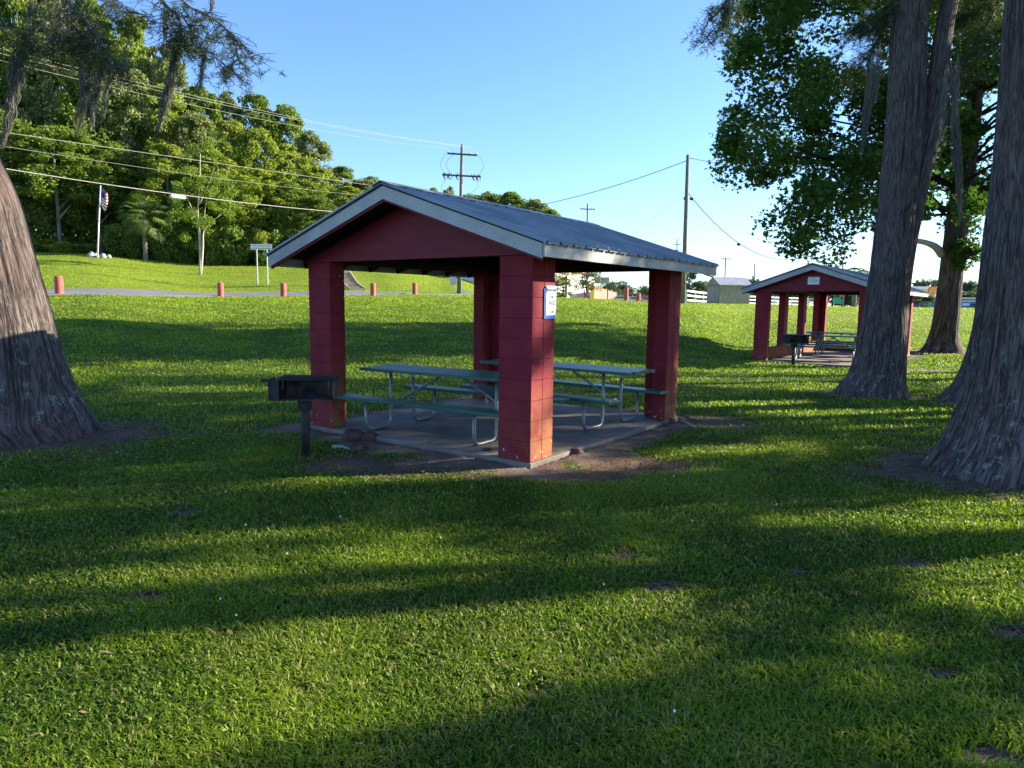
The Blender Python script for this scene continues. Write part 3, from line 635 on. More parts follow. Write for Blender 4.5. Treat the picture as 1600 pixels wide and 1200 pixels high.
for k, (px, py, r, lab) in enumerate(((552, 688, .13, 'large brown root clod left of the pair at the slab corner by the grill'), (577, 688, .11, 'brown root clod with dirt, right of the pair at the slab corner'), (560, 703, .09, 'flat brown clod in front of the pair beside the slab'),
        (765, 712, .085, 'dark clod at the left foot of the nearest pillar'), (876, 712, .045, 'small dark clod just right of the nearest pillar'), (900, 711, .085, 'round dark clod on soil right of the nearest pillar'),
        (968, 684, .045, 'small dark clod along the slab edge, middle'), (1030, 664, .07, 'dark clod beside the right pillar base'), (1048, 661, .07, 'brown clod touching the right pillar base'), (1000, 672, .04, 'small clod on the slab edge near the right pillar'))):
    q = ground(px, py); lump('root_clod', (q[0], q[1], GZ+r*.25), r, lab, seed=k+3, group='root clods round the shelter slab')
def rootpiece(pts, r, label, mat='stone'):
    P = np.array([ground(a, b) for a, b in pts]); P[:, 2] = [on(p[0], p[1])+r*.3 for p in P]
    g = G(); g.tube(P, np.linspace(r, r*.4, len(P)), 7); tag(g.build('exposed_root', M['clod'] if mat == 'clod' else M['youngbark'], smooth=True), label, 'root')
rootpiece([(520, 702), (534, 700), (548, 704)], .035, 'pale exposed root on the soil between grill and shelter'); rootpiece([(1065, 660), (1078, 665), (1088, 670)], .03, 'pale bark piece right of the right pillar')
rootpiece([(1055, 648), (1070, 652), (1082, 658), (1095, 660)], .03, 'brown root running from the right pillar base', 'clod')

# ------------------------------------------------------------------ bollards
BOL = [(93, 465, 30.5, .33), (345, 463, 40.5, .34), (443, 464, 41.2, .32), (583, 461, 44.5, .33), (648, 461, 48.5, .33)]
NB = ['leftmost red bollard at the roadside beside the big left trunk', 'second red bollard from the left, below the young pale-barked tree', 'red bollard between the sign posts and the near shelter', 'red bollard at the foot of the timber steps', 'red bollard seen left of the utility box']
def bollard(p, r, h, lab):
    t = empty('bollard', p, lab, 'bollard', 0, 'red bollards along the park road')
    g = G(); g.tube([(0, 0, -.2), (0, 0, h-.02), (0.0, 0, h)], [r, r, r*.93], 18); g.build('post', M['bollard'], t)
    g = G(); g.tube([(0, 0, h+.0), (0, 0, h+.012)], [r*.9, r*.85], 18); g.build('cap', M['concrete'], t)
for (px, py, Yd, wd), lab in zip(BOL, NB):
    p = gd(px, Yd); bollard(p, .17, .78, lab)
for px, Yd, hh, lab in ((978, 62, 1.25, 'taller red bollard on the grass crest beyond the near shelter'), (997, 64, .85, 'shorter red bollard beside the tall one on the grass crest')):
    p = gd(px, Yd); bollard(p, .2, hh, lab)

# ------------------------------------------------------------------ trees
def trunk(name, path, par, mat, n=200, m=260, ridge=.02, flute=.0, fl_h=.8, seed=0, k=9., R0=1.):
    """path: list of (x,y,z,r) in local metres; the bark is real displaced geometry"""
    P = np.array(path, float); s = np.concatenate([[0], np.cumsum(np.linalg.norm(np.diff(P[:, :3], axis=0), axis=1))])
    # denser rings low down
    q = np.linspace(0, 1, m)**1.5*s[-1]
    ms = np.array([pchip_slopes(s, P[:, c]) if c == 3 else np.gradient(P[:, c], s) for c in range(4)])
    def herm(c, t):
        i = np.clip(np.searchsorted(s, t, 'right')-1, 0, len(s)-2); h = s[i+1]-s[i]; u = (t-s[i])/h
        return (2*u**3-3*u*u+1)*P[i, c]+(u**3-2*u*u+u)*h*ms[c, i]+(-2*u**3+3*u*u)*P[i+1, c]+(u**3-u*u)*h*ms[c, i+1]
    cx, cy, cz, rr = [herm(c, q) for c in range(4)]
    th = np.linspace(0, 2*pi, n+1); T, Q = np.meshgrid(th, q)
    C_, S_ = np.cos(T), np.sin(T)
    fl = np.exp(-np.maximum(Q-.05, 0)/fl_h)
    lob = (vnoise(C_*1.6+seed, S_*1.6, Q*.25, 3)-.5)*2
    lob2 = (vnoise(C_*3.4+seed, S_*3.4, Q*.35, 4)-.5)*2
    rid = 1-2*np.abs(vnoise(C_*k+seed, S_*k, Q*.9, 5)-.5)
    rid2 = 1-2*np.abs(vnoise(C_*k*2.3, S_*k*2.3+seed, Q*1.6, 6)-.5)
    r = rr[:, None]*(1+lob*(.05+flute*.45*fl)+lob2*(.03+flute*.4*fl))+(rid**2*.7+rid2**2*.45-.5)*ridge*(.6+.6*fl)
    V = np.stack([cx[:, None]+C_*r, cy[:, None]+S_*r, cz[:, None]+0*r], -1).reshape(-1, 3)
    i, j = np.meshgrid(np.arange(m-1), np.arange(n), indexing='ij'); i = i.ravel(); j = j.ravel(); w = n+1
    g = G(); g.add(V, [np.stack([i*w+j, i*w+j+1, (i+1)*w+j+1, (i+1)*w+j], 1)])
    uv = np.stack([T*np.maximum(rr.mean(), .2), Q], -1).reshape(-1, 2)
    return g.build(name, mat, par, smooth=True, uv=uv, attr={'fissure': np.clip(rid*.6+rid2*.4, 0, 1).ravel()})
def rand_frames(n, up=None, tilt=1.):
    a = RNG.normal(size=(n, 3)); 
    if up is not None: a = a*tilt+up
    a /= np.linalg.norm(a, axis=1)[:, None]; b = RNG.normal(size=(n, 3)); b -= a*(a*b).sum(1)[:, None]; b /= np.linalg.norm(b, axis=1)[:, None]
    return a, b, np.cross(a, b)
QUAD = np.array([(-.5, 0), (0, -.34), (.5, 0), (0, .34)])
STAR = np.array([(r*cos(t), r*sin(t)) for t, r in zip(np.linspace(0, 2*pi, 10, endpoint=False)+.1, [.56, .25, .52, .27, .46, .2, .44, .26, .55, .28])])
def leaves(g, P, size, shape=QUAD, up=None, tilt=1., tint=None, fold=.12):
    n = len(P); a, b, c = rand_frames(n, up, tilt); s = (np.asarray(size)*RNG.uniform(.7, 1.3, n))[:, None, None]
    sh = shape[None]; V = P[:, None]+s*(sh[..., 0:1]*b[:, None]+sh[..., 1:2]*c[:, None]+fold*np.abs(sh[..., 1:2])*2*a[:, None])
    k = len(shape); g.add(V.reshape(-1, 3), [np.arange(n)[:, None]*k+np.arange(k)[None]], np.repeat(tint, k, 0) if tint is not None else None)
def tints(n, clump=None, spot=.04):
    t = np.zeros((n, 3)); t[:, 0] = np.clip(RNG.normal(.5, .25, n)+(0 if clump is None else clump), 0, 1); t[:, 1] = np.where(RNG.random(n) < spot, RNG.uniform(.3, .9, n), 0); return t
def clumped(N, centers, rad, flat=.75):
    """leaf positions on the shells of many small clumps"""
    i = RNG.integers(0, len(centers), N); d = RNG.normal(size=(N, 3)); d /= np.linalg.norm(d, axis=1)[:, None]
    q = np.clip(RNG.normal(.82, .25, N), .1, 1.35)
    d[:, 2] *= flat; return centers[i]+d*(q*np.asarray(rad)[i])[:, None], i
def in_poly(px, py, poly):
    poly = np.array(poly, float); r = np.zeros(np.shape(px), bool); j = len(poly)-1
    for i in range(len(poly)):
        xi, yi = poly[i]; xj, yj = poly[j]
        r ^= ((yi > py) != (yj > py)) & (px < (xj-xi)*(py-yi)/(yj-yi+1e-9)+xi); j = i
    return r

# ---- needles and moss for the cypresses
def needle_sprays(g, P, n_per=26, L=.045, spread=.16, w=.0042):
    """feathery two-ranked sprays hanging from points P"""
    for p in P:
        d = RNG.normal(size=3); d[2] = -abs(d[2])*.4-.2; d /= np.linalg.norm(d); ln = spread*RNG.uniform(.6, 1.4)
        t = RNG.random(n_per); c = p+d*(t*ln)[:, None]+np.array([0, 0, -.25])*(t*t*ln)[:, None]
        a = RNG.normal(size=(n_per, 3))*.6+np.cross(d, (0, 0, 1))[None]*RNG.choice([-1, 1], n_per)[:, None]+d*.5; a /= np.linalg.norm(a, axis=1)[:, None]
        b = np.cross(a, RNG.normal(size=(n_per, 3))); b /= np.linalg.norm(b, axis=1)[:, None]
        l = (L*RNG.uniform(.6, 1.3, n_per))[:, None]
        V = np.stack([c-b*w/2, c+b*w/2, c+a*l+b*w/3, c+a*l-b*w/3], 1); g.add(V.reshape(-1, 3), [np.arange(n_per)[:, None]*4+np.arange(4)[None]], np.repeat(tints(n_per, spot=.08), 4, 0))
        g.add(np.array([p-(.002, 0, 0), p+(.002, 0, 0), p+d*ln+(.0015, 0, -.25*ln), p+d*ln-(.0015, 0, .25*ln)]), [np.array([[0, 1, 2, 3]])], np.array([[.3, .9, 0]]*4))
def moss_hank(g, top, bot, wid, n=70):
    top = np.array(top, float); bot = np.array(bot, float)
    for k in range(n):
        s0 = RNG.random()*.55; s1 = min(1., s0+RNG.uniform(.25, .6)); m = 12; s = np.linspace(s0, s1, m)
        ww = wid*.5*np.sin(np.clip(s*.8+.2, 0, 1)*pi)**.7*.9+wid*.05
        off = RNG.normal(size=2)*.5; ph = RNG.uniform(0, 6); fr = RNG.uniform(15, 40)
        c = top+(bot-top)*s[:, None]; L = np.linalg.norm(bot-top)
        c[:, 0] += off[0]*ww+.010*np.sin(s*L*fr+ph)+.006*np.cumsum(RNG.normal(size=m)); c[:, 1] += off[1]*ww+.010*np.cos(s*L*fr*1.2+ph)
        hw = RNG.uniform(.0018, .0042); an = RNG.uniform(0, pi); b = np.array([cos(an)*hw, sin(an)*hw, 0])
        V = np.stack([c-b, c+b], 1).reshape(-1, 3); i = np.arange(m-1)[:, None]*2
        g.add(V, [i+np.array([[0, 1, 3, 2]])], np.repeat(tints(1, spot=.15), len(V), 0))
def bezline(pts, n=14):
    P = np.array(pts, float); s = np.linspace(0, 1, len(P)); q = np.linspace(0, 1, n)
    M_ = [np.gradient(P[:, c], s) for c in range(3)]; out = []
    for c in range(3):
        i = np.clip(np.searchsorted(s, q, 'right')-1, 0, len(s)-2); h = s[i+1]-s[i]; u = (q-s[i])/h
        out.append((2*u**3-3*u*u+1)*P[i, c]+(u**3-2*u*u+u)*h*M_[c][i]+(-2*u**3+3*u*u)*P[i+1, c]+(u**3-u*u)*h*M_[c][i+1])
    return np.stack(out, 1)

def cypress(key, path, label, second=None, crown_z=(12, 18), crown_c=(0, 0), seed=0, **kw):
    bx, by = TREES[key]; z = on(bx, by)-.06
    t = empty('cypress_tree', (bx, by, z), label, 'tree', group='old cypress trees on the lawn')
    trunk('trunk', path, t, M['cyp'], seed=seed, **kw)
    if second: trunk('second_stem', second, t, M['cyp'], n=120, m=160, ridge=.014, seed=seed+9, k=6)
    top = np.array(path[-1][:3]); g = G(); ends = []
    for k in range(9):
        zz = RNG.uniform(crown_z[0]-2, crown_z[1]-1); an = RNG.uniform(0, 2*pi); L = RNG.uniform(1.5, 3.2); b = np.array([crown_c[0], crown_c[1], zz])
        e = b+np.array([cos(an)*L, sin(an)*L, .5]); g.tube([b, (b+e)/2+(0, 0, .25), e], [.07, .045, .015], 6); ends.append(e); ends.append((b+e)/2)
    g.tube([top, (crown_c[0], crown_c[1], crown_z[0]), (crown_c[0], crown_c[1], crown_z[1])], [path[-1][3], .16, .03], 10)
    g.build('branches', M['fbark'], t)
    g = G(); Pn, i = clumped(3800, np.array(ends), np.full(len(ends), 1.1), .7); leaves(g, Pn, .14, tint=tints(len(Pn))); g.build('crown', M['needle'], t)
    return t, np.array([bx, by, z])
def px_path(key, Yt, rows):   # rows: (left px, right px, py) seen on the photo, converted to real positions and radii
    bx, by = TREES[key]; o = np.array([bx, by, on(bx, by)-.06]); out = []
    for a, b, py in rows: A_, B_ = at(a, py, Yt), at(b, py, Yt); c = (A_+B_)/2-o; out.append((c[0], c[1], c[2], (B_[0]-A_[0])/2))
    return out
def loc_path(key, rows):   # rows: (x_world, z, r) -> local path
    bx, by = TREES[key]; return [(x-bx, 0, z, r) for x, z, r in rows]
tl, ol = cypress('left', [(-.05, 0, -.1, .80), (-.05, 0, .05, .68)]+px_path('left', 8.05, [(-84, 112, 660), (-74, 97, 620), (-66, 78, 550), (-68, 61, 480), (-78, 40, 400), (-98, 12, 300), (-118, -14, 240)])+[(-1.1, 0, 6, .38), (-1.5, 0, 9, .28), (-1.6, 0, 12, .2)],
                 'big pale-lit cypress trunk at the left edge, leaning left out of the picture', crown_c=(-1.8, 0), ridge=.042, flute=.40, fl_h=.55, seed=2, n=300, m=460, k=10)
tr, orr = cypress('right', [(.04, 0, -.1, .88), (.04, 0, .05, .74)]+px_path('right', 6.85, [(1492, 1690, 690), (1514, 1688, 635), (1528, 1686, 570), (1540, 1684, 480), (1550, 1680, 380), (1565, 1672, 220), (1582, 1672, 0)])+[(.30, 0, 7, .28), (.4, 0, 12, .18)],
                  'massive dark cypress trunk at the right edge, nearest to the viewer', crown_c=(.4, 0), ridge=.038, flute=.38, fl_h=.5, seed=31, n=300, m=460, k=10)
tm, om = cypress('mid', [(-.16, 0, -.12, .82), (-.15, 0, .06, .66)]+px_path('mid', 12.85, [(1331, 1412, 580), (1346, 1414, 520), (1356, 1418, 460), (1365, 1422, 400), (1376, 1430, 310), (1388, 1442, 190), (1405, 1453, 0)])+[(.8, 0, 9, .2), (1.0, 0, 12, .12)],
                 'cypress with two stems joined low down, in front of the farther shelter', second=[(.18, .1, -.12, .42), (.16, .05, .3, .30)]+px_path('mid', 12.83, [(1375, 1416, 520), (1386, 1419, 460), (1395, 1427, 400), (1418, 1447, 300), (1441, 1471, 190), (1473, 1497, 0)])+[(1.75, 0, 9.5, .10)],
                 crown_c=(.8, 0), ridge=.028, flute=.40, fl_h=.6, seed=57, n=240, m=360, k=9)
tf, of = cypress('fourth', loc_path('fourth', [(8.2, -.1, .80), (8.2, .1, .60), (8.22, .4, .42), (8.28, 1, .33), (8.45, 3, .26), (8.7, 7, .2), (8.9, 12, .12)]),
                 'cypress mostly hidden behind the massive right trunk, only its foot showing', crown_c=(.6, 0), ridge=.02, flute=.35, seed=83, n=120, m=160)
def shift(P, o): return np.array(P)-o
# hanging boughs, left cypress
BR = [([(60, -60, 8.2), (92, 0, 8), (82, 22, 7.9), (50, 52, 7.8), (34, 70, 7.8)], .022), ([(95, -70, 8), (107, 0, 7.8), (130, 27, 7.7), (150, 55, 7.6), (160, 88, 7.6), (178, 105, 7.5)], .030),
      ([(200, -80, 8), (252, 0, 7.8), (277, 25, 7.7), (283, 55, 7.7), (278, 80, 7.6)], .022), ([(260, -40, 7.9), (290, 6, 7.8), (325, 25, 7.7), (357, 50, 7.6), (371, 85, 7.6), (360, 108, 7.6)], .015),
      ([(283, 20, 7.7), (300, 50, 7.6), (317, 72, 7.6), (357, 108, 7.5)], .010), ([(-30, 40, 8), (0, 42, 7.9), (25, 46, 7.9), (45, 53, 7.8)], .010),
      ([(104, -10, 7.8), (100, 30, 7.8), (88, 55, 7.8), (62, 75, 7.7), (38, 92, 7.7)], .010), ([(160, -20, 7.8), (178, 2, 7.7), (200, 15, 7.6), (237, 27, 7.5)], .010),
      ([(125, -10, 7.8), (138, 20, 7.7), (150, 50, 7.7), (170, 90, 7.6), (200, 112, 7.5)], .010), ([(112, 36, 7.7), (128, 60, 7.7), (135, 75, 7.7)], .007), ([(285, 10, 7.8), (310, 18, 7.6), (340, 40, 7.6), (372, 70, 7.5), (388, 95, 7.5)], .006),
      ([(262, 8, 7.8), (268, 40, 7.7), (282, 62, 7.7)], .008), ([(150, 55, 7.6), (140, 70, 7.7), (122, 60, 7.8), (95, 60, 7.9)], .008)]
gb = G(); tips = []
for pts, r in BR:
    C = bezline([at(*p) for p in pts], 26); gb.tube(shift(C, ol), np.linspace(r, r*.25, len(C)), 6)
    for c in C[4:]:
        for k in range(2):
            d = RNG.normal(size=3); d[2] = -abs(d[2])*.6; d /= np.linalg.norm(d); L = RNG.uniform(.1, .42); e = c+d*L
            gb.tube(shift([c, (c+e)/2+(0, 0, .02), e], ol), [.004, .003, .0015], 4, cap=False)
            for s in np.linspace(.2, 1, 4): tips.append(c+d*L*s)
gb.build('hanging_branches', M['darkmetal'], tl)
g = G(); tips = shift(np.array(tips), ol); tips = tips[RNG.random(len(tips)) < .36]; needle_sprays(g, tips, 22, .05, .15, .0045); g.build('needle_foliage', M['needle'], tl)
g = G()
for a, b, wd, n in (((40, 55, 7.8), (4, 232, 7.8), .085, 190), ((28, 60, 7.8), (12, 160, 7.8), .07, 70), ((162, 80, 7.6), (140, 205, 7.6), .06, 110), ((128, 62, 7.7), (126, 150, 7.7), .05, 60), ((283, 40, 7.7), (250, 205, 7.7), .07, 170),
                    ((258, 5, 7.8), (256, 85, 7.8), .035, 40), ((320, 76, 7.6), (310, 152, 7.6), .03, 45), ((150, 70, 7.6), (118, 215, 7.8), .09, 90), ((175, 100, 7.5), (160, 185, 7.5), .05, 50), ((52, -20, 7.9), (46, 40, 7.9), .05, 60), ((96, 10, 7.9), (90, 95, 7.9), .03, 30),
                    ((360, 100, 7.6), (350, 128, 7.6), .012, 10), ((335, -20, 7.7), (326, 40, 7.7), .03, 40), ((120, 20, 7.9), (112, 120, 7.9), .06, 60), ((200, 60, 7.6), (184, 160, 7.6), .05, 30)):
    g = G(); moss_hank(g, at(*a)-ol, at(*b)-ol, wd, n); g.build('hanging_moss', M['moss'], tl)
# boughs of the twin-stem tree and of the right tree
gb = G(); tips = []
for pts, r in (([(1500, -330, 12), (1350, -260, 10.5), (1220, -120, 9.2), (1150, -20, 8.6), (1128, 12, 8.5), (1108, 32, 8.5)], .045), ([(1150, -20, 8.6), (1143, 20, 8.6), (1135, 45, 8.5)], .012), ([(1128, 5, 8.5), (1112, 22, 8.5), (1098, 50, 8.5)], .007), ([(1140, 20, 8.5), (1125, 48, 8.5), (1112, 58, 8.5)], .005)):
    C = bezline([at(*p) for p in pts], 30); gb.tube(shift(C, om), np.linspace(r, r*.3, len(C)), 6)
    for c in C:
        if project(c)[1] > -60:
            for k in range(1): tips.append(c+RNG.normal(size=3)*.05)
for pts, r in (([(1440, -120, 12.8), (1400, 0, 13.2), (1372, 60, 13.4), (1350, 110, 13.6)], .03), ([(1440, -60, 12.8), (1385, 10, 13), (1340, 40, 13.2)], .02), ([(1480, -100, 12.8), (1560, -20, 13.2), (1530, 60, 13.2), (1500, 100, 13.2), (1480, 125, 13.2)], .03), ([(1480, -60, 12.8), (1540, 0, 13.5), (1500, 30, 13.6)], .02)):
    C = bezline([at(*p) for p in pts], 22); gb.tube(shift(C, om), np.linspace(r, r*.25, len(C)), 6)
    for c in C:
        for k in range(4):
            d = RNG.normal(size=3); d[2] = -abs(d[2])*.7; d /= np.linalg.norm(d); L = RNG.uniform(.2, .75); e = c+d*L; gb.tube(shift([c, e], om), [.005, .002], 4, cap=False)
            for s in np.linspace(.15, 1, 6): tips.append(c+d*L*s)
gb.build('hanging_branches', M['darkmetal'], tm)
g = G(); needle_sprays(g, shift(np.array(tips), om), 18, .07, .22, .006); g.build('needle_foliage', M['needle'], tm)
g = G()
for a, b, wd, n in (((1140, -10, 8.5), (1132, 45, 8.5), .10, 160), ((1366, 85, 11), (1345, 250, 11), .09, 90), ((1487, 100, 10), (1502, 345, 10), .09, 150), ((1478, 110, 10), (1470, 250, 10), .06, 40), ((1375, 70, 11), (1368, 160, 11), .07, 50), ((1500, 80, 9.6), (1490, 200, 9.6), .05, 40)):
    g = G(); moss_hank(g, at(*a)-om, at(*b)-om, wd, n); g.build('hanging_moss', M['moss'], tm)
lumpy = [((145, 688), .16), ((1428, 748), .13)]
for (px, py), r in lumpy: pass

# ---- sycamore with its wide crown
bx, by = TREES['syc']; oz = on(bx, by)-.05; so_ = np.array([bx, by, oz])
ts = empty('sycamore_tree', so_, 'large broad-leaved sycamore with a wide dark crown behind the cypress trunks', 'tree')
trunk('trunk', [(0, 0, -.1, .85), (0, 0, .12, .66), (.0, 0, .45, .50), (.03, 0, 1.0, .43), (.06, 0, 1.8, .40), (.1, 0, 3.4, .36), (.2, 0, 5.5, .34), (.4, 0, 9, .24), (.6, .3, 14, .1)], ts, M['sycbark'], n=120, m=160, ridge=.03, flute=.3, fl_h=.5, seed=5, k=5)
sil = [(1150, -60), (1150, 0), (1128, 60), (1122, 95), (1148, 130), (1120, 190), (1112, 225), (1125, 275), (1160, 290), (1200, 290), (1200, 345), (1215, 395), (1260, 402), (1300, 408), (1340, 395), (1370, 390), (1420, 372), (1450, 350), (1500, 385), (1535, 400), (1560, 330), (1620, 360), (1720, 330), (1830, 240), (1860, 60), (1860, -60)]
cs = [at(a, b, by+RNG.uniform(-2, 2)) for a, b in ((1152, 95), (1138, 215), (1146, 262), (1166, 18), (1150, 185), (1240, 385), (1290, 392), (1172, 60), (1165, 240), (1190, 275), (1225, 350), (1140, 235))]
while len(cs) < 238:
    a, b = RNG.uniform(1110, 1860), RNG.uniform(-60, 408)
    ins = [in_poly(np.array([a+dx]), np.array([b+dy]), sil)[0] for dx, dy in ((0, 0), (-26, 0), (0, 26), (26, 0), (0, -20 if b > 0 else 0), (-20, 20))]
    if all(ins): 
        half = 4.4*math.sqrt(max(0., 1-((a-1480)/400)**2)); cs.append(at(a, b, by+RNG.uniform(-half, half)))
for k in range(95):
    an = RNG.uniform(0, 2*pi); q = math.sqrt(RNG.random()); zz = RNG.uniform(12.5, 19.0); rr = 7.6*math.sqrt(max(.05, 1-((zz-9)/11.0)**2)); cs.append(np.array([bx+.1+cos(an)*q*rr, by+sin(an)*q*rr*.58, zz]))
cs = np.array(cs)-so_
rad_ = RNG.uniform(.45, .92, len(cs)); Pn, ii = clumped(92000, cs, rad_, .85); cl = RNG.normal(0, .22, len(cs))[ii]
spot = RNG.random(len(cs)) < .07; tn = tints(len(Pn), cl, .03); tn[:, 1] = np.where(spot[ii] & (RNG.random(len(Pn)) < .5), .9, tn[:, 1])
g = G(); leaves(g, Pn, .185, STAR, up=np.array([0, 0, .9]), tilt=.8, tint=tn, fold=.2); g.build('crown', M['syc'], ts)
g = G(); base = [np.array([.1+z*.02, 0, z]) for z in (5.0, 5.8, 6.6, 7.4, 8.2, 9, 10, 11, 12)]
for c in cs[RNG.random(len(cs)) < .3]:
    b = min(base, key=lambda q: abs(q[2]-(c[2]-.35*np.hypot(c[0], c[1])))); mid = b*.45+c*.55+np.array([0, 0, .5]); 
    g.tube(bezline([b, mid, c], 9), np.linspace(.06, .010, 9), 6, cap=False)
g.build('limbs', M['sycbark'], ts)
for pts, r in (([(1472, 398, by), (1462, 386, by-.2), (1446, 379, by-.4), (1415, 372, by-.8), (1370, 350, by-1.5)], .15), ([(1480, 395, by), (1500, 402, by-.2), (1535, 390, by-.5), (1580, 372, by-1)], .11), ([(1475, 330, by), (1400, 262, by-1), (1340, 245, by-1.5), (1290, 248, by-2), (1245, 230, by-2)], .11), ([(1478, 300, by), (1530, 270, by-.8), (1570, 245, by-1)], .09)):
    g = G(); C = shift(bezline([at(*p) for p in pts], 16), so_); g.tube(C, np.linspace(r, r*.35, 16), 8); g.build('limb', M['sycbark'] if r < .12 else M['youngbark'], ts, smooth=True)
g = G(); c = np.array([at(1497, 402, by-.5), at(1503, 412, by-.5), at(1520, 398, by-.6), at(1498, 385, by-.4), at(1512, 390, by-.5)])-so_
Pn, ii = clumped(420, c, np.full(5, .32)); leaves(g, Pn, .2, STAR, up=np.array([0, 0, .9]), tilt=.8, tint=tints(len(Pn)), fold=.2); g.build('low_spray', M['syc'], ts)

# ---- unseen cypresses to the east, crowns shaped to shade the lawn outside these openings
LIT = []
def lit(px, prob=.95):
    LIT.append(([tuple(ground(a, b)[:2]) for a, b in px], 1-(1-prob)*.12))
lit([(-60, 905), (250, 885), (500, 858), (640, 850), (760, 862), (840, 878), (620, 897), (300, 918), (-60, 938)], .9)
lit([(-200, 972), (300, 945), (830, 893), (1010, 888), (1070, 930), (1130, 985), (1050, 1060), (900, 1090), (640, 1150), (420, 1195), (100, 1290), (-200, 1290)], .86)
lit([(-80, 757), (120, 750), (250, 752), (230, 764), (-80, 772)]); lit([(-60, 806), (190, 799), (210, 812), (-60, 822)], .8); lit([(300, 838), (590, 824), (625, 834), (420, 852), (310, 857)], .75)
lit([(440, 748), (600, 738), (770, 733), (800, 744), (700, 754), (460, 764)]); lit([(870, 728), (1000, 714), (1060, 699), (1260, 692), (1270, 708), (1090, 716), (960, 736)])
lit([(1060, 624), (1250, 627), (1330, 640), (1510, 640), (1510, 656), (1250, 655), (1080, 640)]); lit([(1270, 660), (1500, 664), (1500, 672), (1300, 672)], .8); lit([(1060, 588), (1200, 588), (1320, 598), (1330, 612), (1100, 605)], .9)
lit([(900, 768), (1300, 748), (1420, 744), (1440, 766), (1000, 787)], .78); lit([(1140, 812), (1350, 800), (1640, 772), (1640, 842), (1400, 832), (1200, 827)], .9); lit([(1340, 905), (1640, 855), (1640, 965), (1450, 952)], .8)
lit([(1400, 1215), (1520, 1150), (1640, 1110), (1640, 1230), (1400, 1230)], .9)
lit([(190, 556), (240, 549), (330, 558), (430, 568), (560, 573), (650, 580), (540, 592), (380, 582), (240, 572)], .93); lit([(170, 600), (480, 604), (480, 616), (200, 613)], .6); lit([(60, 520), (220, 535), (330, 545), (90, 550)], .7)
lit([(590, 690), (690, 683), (735, 690), (640, 694)], .9); lit([(610, 699), (800, 690), (862, 697), (700, 705)], .97); lit([(640, 676), (700, 672), (740, 676)], .8); lit([(560, 672), (620, 668), (640, 672)], .8)
lit([(950, 640), (1060, 636), (1060, 641), (950, 644)], .8)
lit([(970, 560), (1170, 556), (1170, 572), (1000, 570)], .8); lit([(1060, 575), (1300, 578), (1300, 584), (1060, 582)], .6)
LIT.append(([(.9, 7.5), (.9, 6.75), (-2.3, 5.75), (-2.3, 6.45)], .9))       # sun on the foot of the near pillar
LIT.append(([(3.2, 10.2), (3.2, 9.5), (-.5, 8.75), (-.5, 9.6)], .55))
LIT.append(([(-8.2, 3), (-8.2, 9.2), (-16, 9.2), (-16, 3)], .97))
EAST = [(11.5, 3.4), (13.2, 7.1), (15.2, 12.7), (12.5, -.8), (19.6, 13.2), (17.0, 6.0), (24.5, 19.4), (20.5, 10.7), (26.5, 14.5), (30, 22)]
N = 62000; gx, gy = RNG.uniform(-14, 9.5, N), RNG.uniform(.6, 20, N); keep = np.ones(N, bool)
jx, jy = gx+RNG.normal(0, .06, N), gy+RNG.normal(0, .03, N)
for poly, pr in LIT: keep &= ~(in_poly(jx, jy, poly) & (RNG.random(N) < pr))
keep &= (RNG.random(N) < np.where(gx < -8, .30, np.where(gy > 14, .25, .92)))
gx, gy = gx[keep], gy[keep]; crowns = [[] for _ in EAST]
gz = terr(gx, gy)
for tries in range(7):
    k = RNG.integers(0, len(EAST), len(gx)); ex = np.array([e[0] for e in EAST])[k]; ey = np.array([e[1] for e in EAST])[k]
    t = (ex+RNG.normal(0, 1.5, len(gx))-gx)/SD[0]; p = np.stack([gx+t*SD[0], gy+t*SD[1], gz+t*SD[2]], 1)
    a, b, d = project(p); ok = (np.abs(p[:, 1]-ey) < 2.6) & (t > 5) & (p[:, 2] > 2.2) & (p[:, 2] < 15.5) & ~((d > 0) & (a < 1690) & (b > -70) & (a > -100))
    for kk in range(len(EAST)): crowns[kk].append(p[ok & (k == kk)])
    gx, gy, gz = gx[~ok], gy[~ok], gz[~ok]
for kk, (x, y) in enumerate(EAST):
    P = np.concatenate(crowns[kk])
    if len(P) < 30: continue
    z = on(x, y)-.05; t = empty('cypress_tree', (x, y, z), 'unseen cypress out of view to the east, crown shaped to shade the lawn', 'tree', group='unseen shade trees east of the view')
    t['label'] = 'unseen shade cypress outside the frame to the east, crown shaped to shade the lawn'
    L = P-np.array([x, y, z]); top = L[:, 2].max()+.5
    trunk('trunk', [(0, 0, -.1, .6), (0, 0, .3, .40), (0, 0, 1.2, .27), (.1, 0, 4, .2), (.1, 0, top, .06)], t, M['cyp'], n=60, m=80, ridge=.02, flute=.35, seed=kk, k=6)
    g = G(); leaves(g, np.repeat(L, 5, 0)+RNG.normal(0, .05, (len(L)*5, 3)), .105, tint=tints(len(L)*5)); g.build('crown', M['needle'], t)
    g = G()
    for c in L[RNG.random(len(L)) < 16/len(L)]:
        b = np.array([.08, 0, max(1.5, c[2]-.4*np.hypot(c[0], c[1]))]); g.tube([b, (b+c)/2+(0, 0, .15), c], [.03, .02, .006], 5, cap=False)
    g.build('branches', M['fbark'], t)

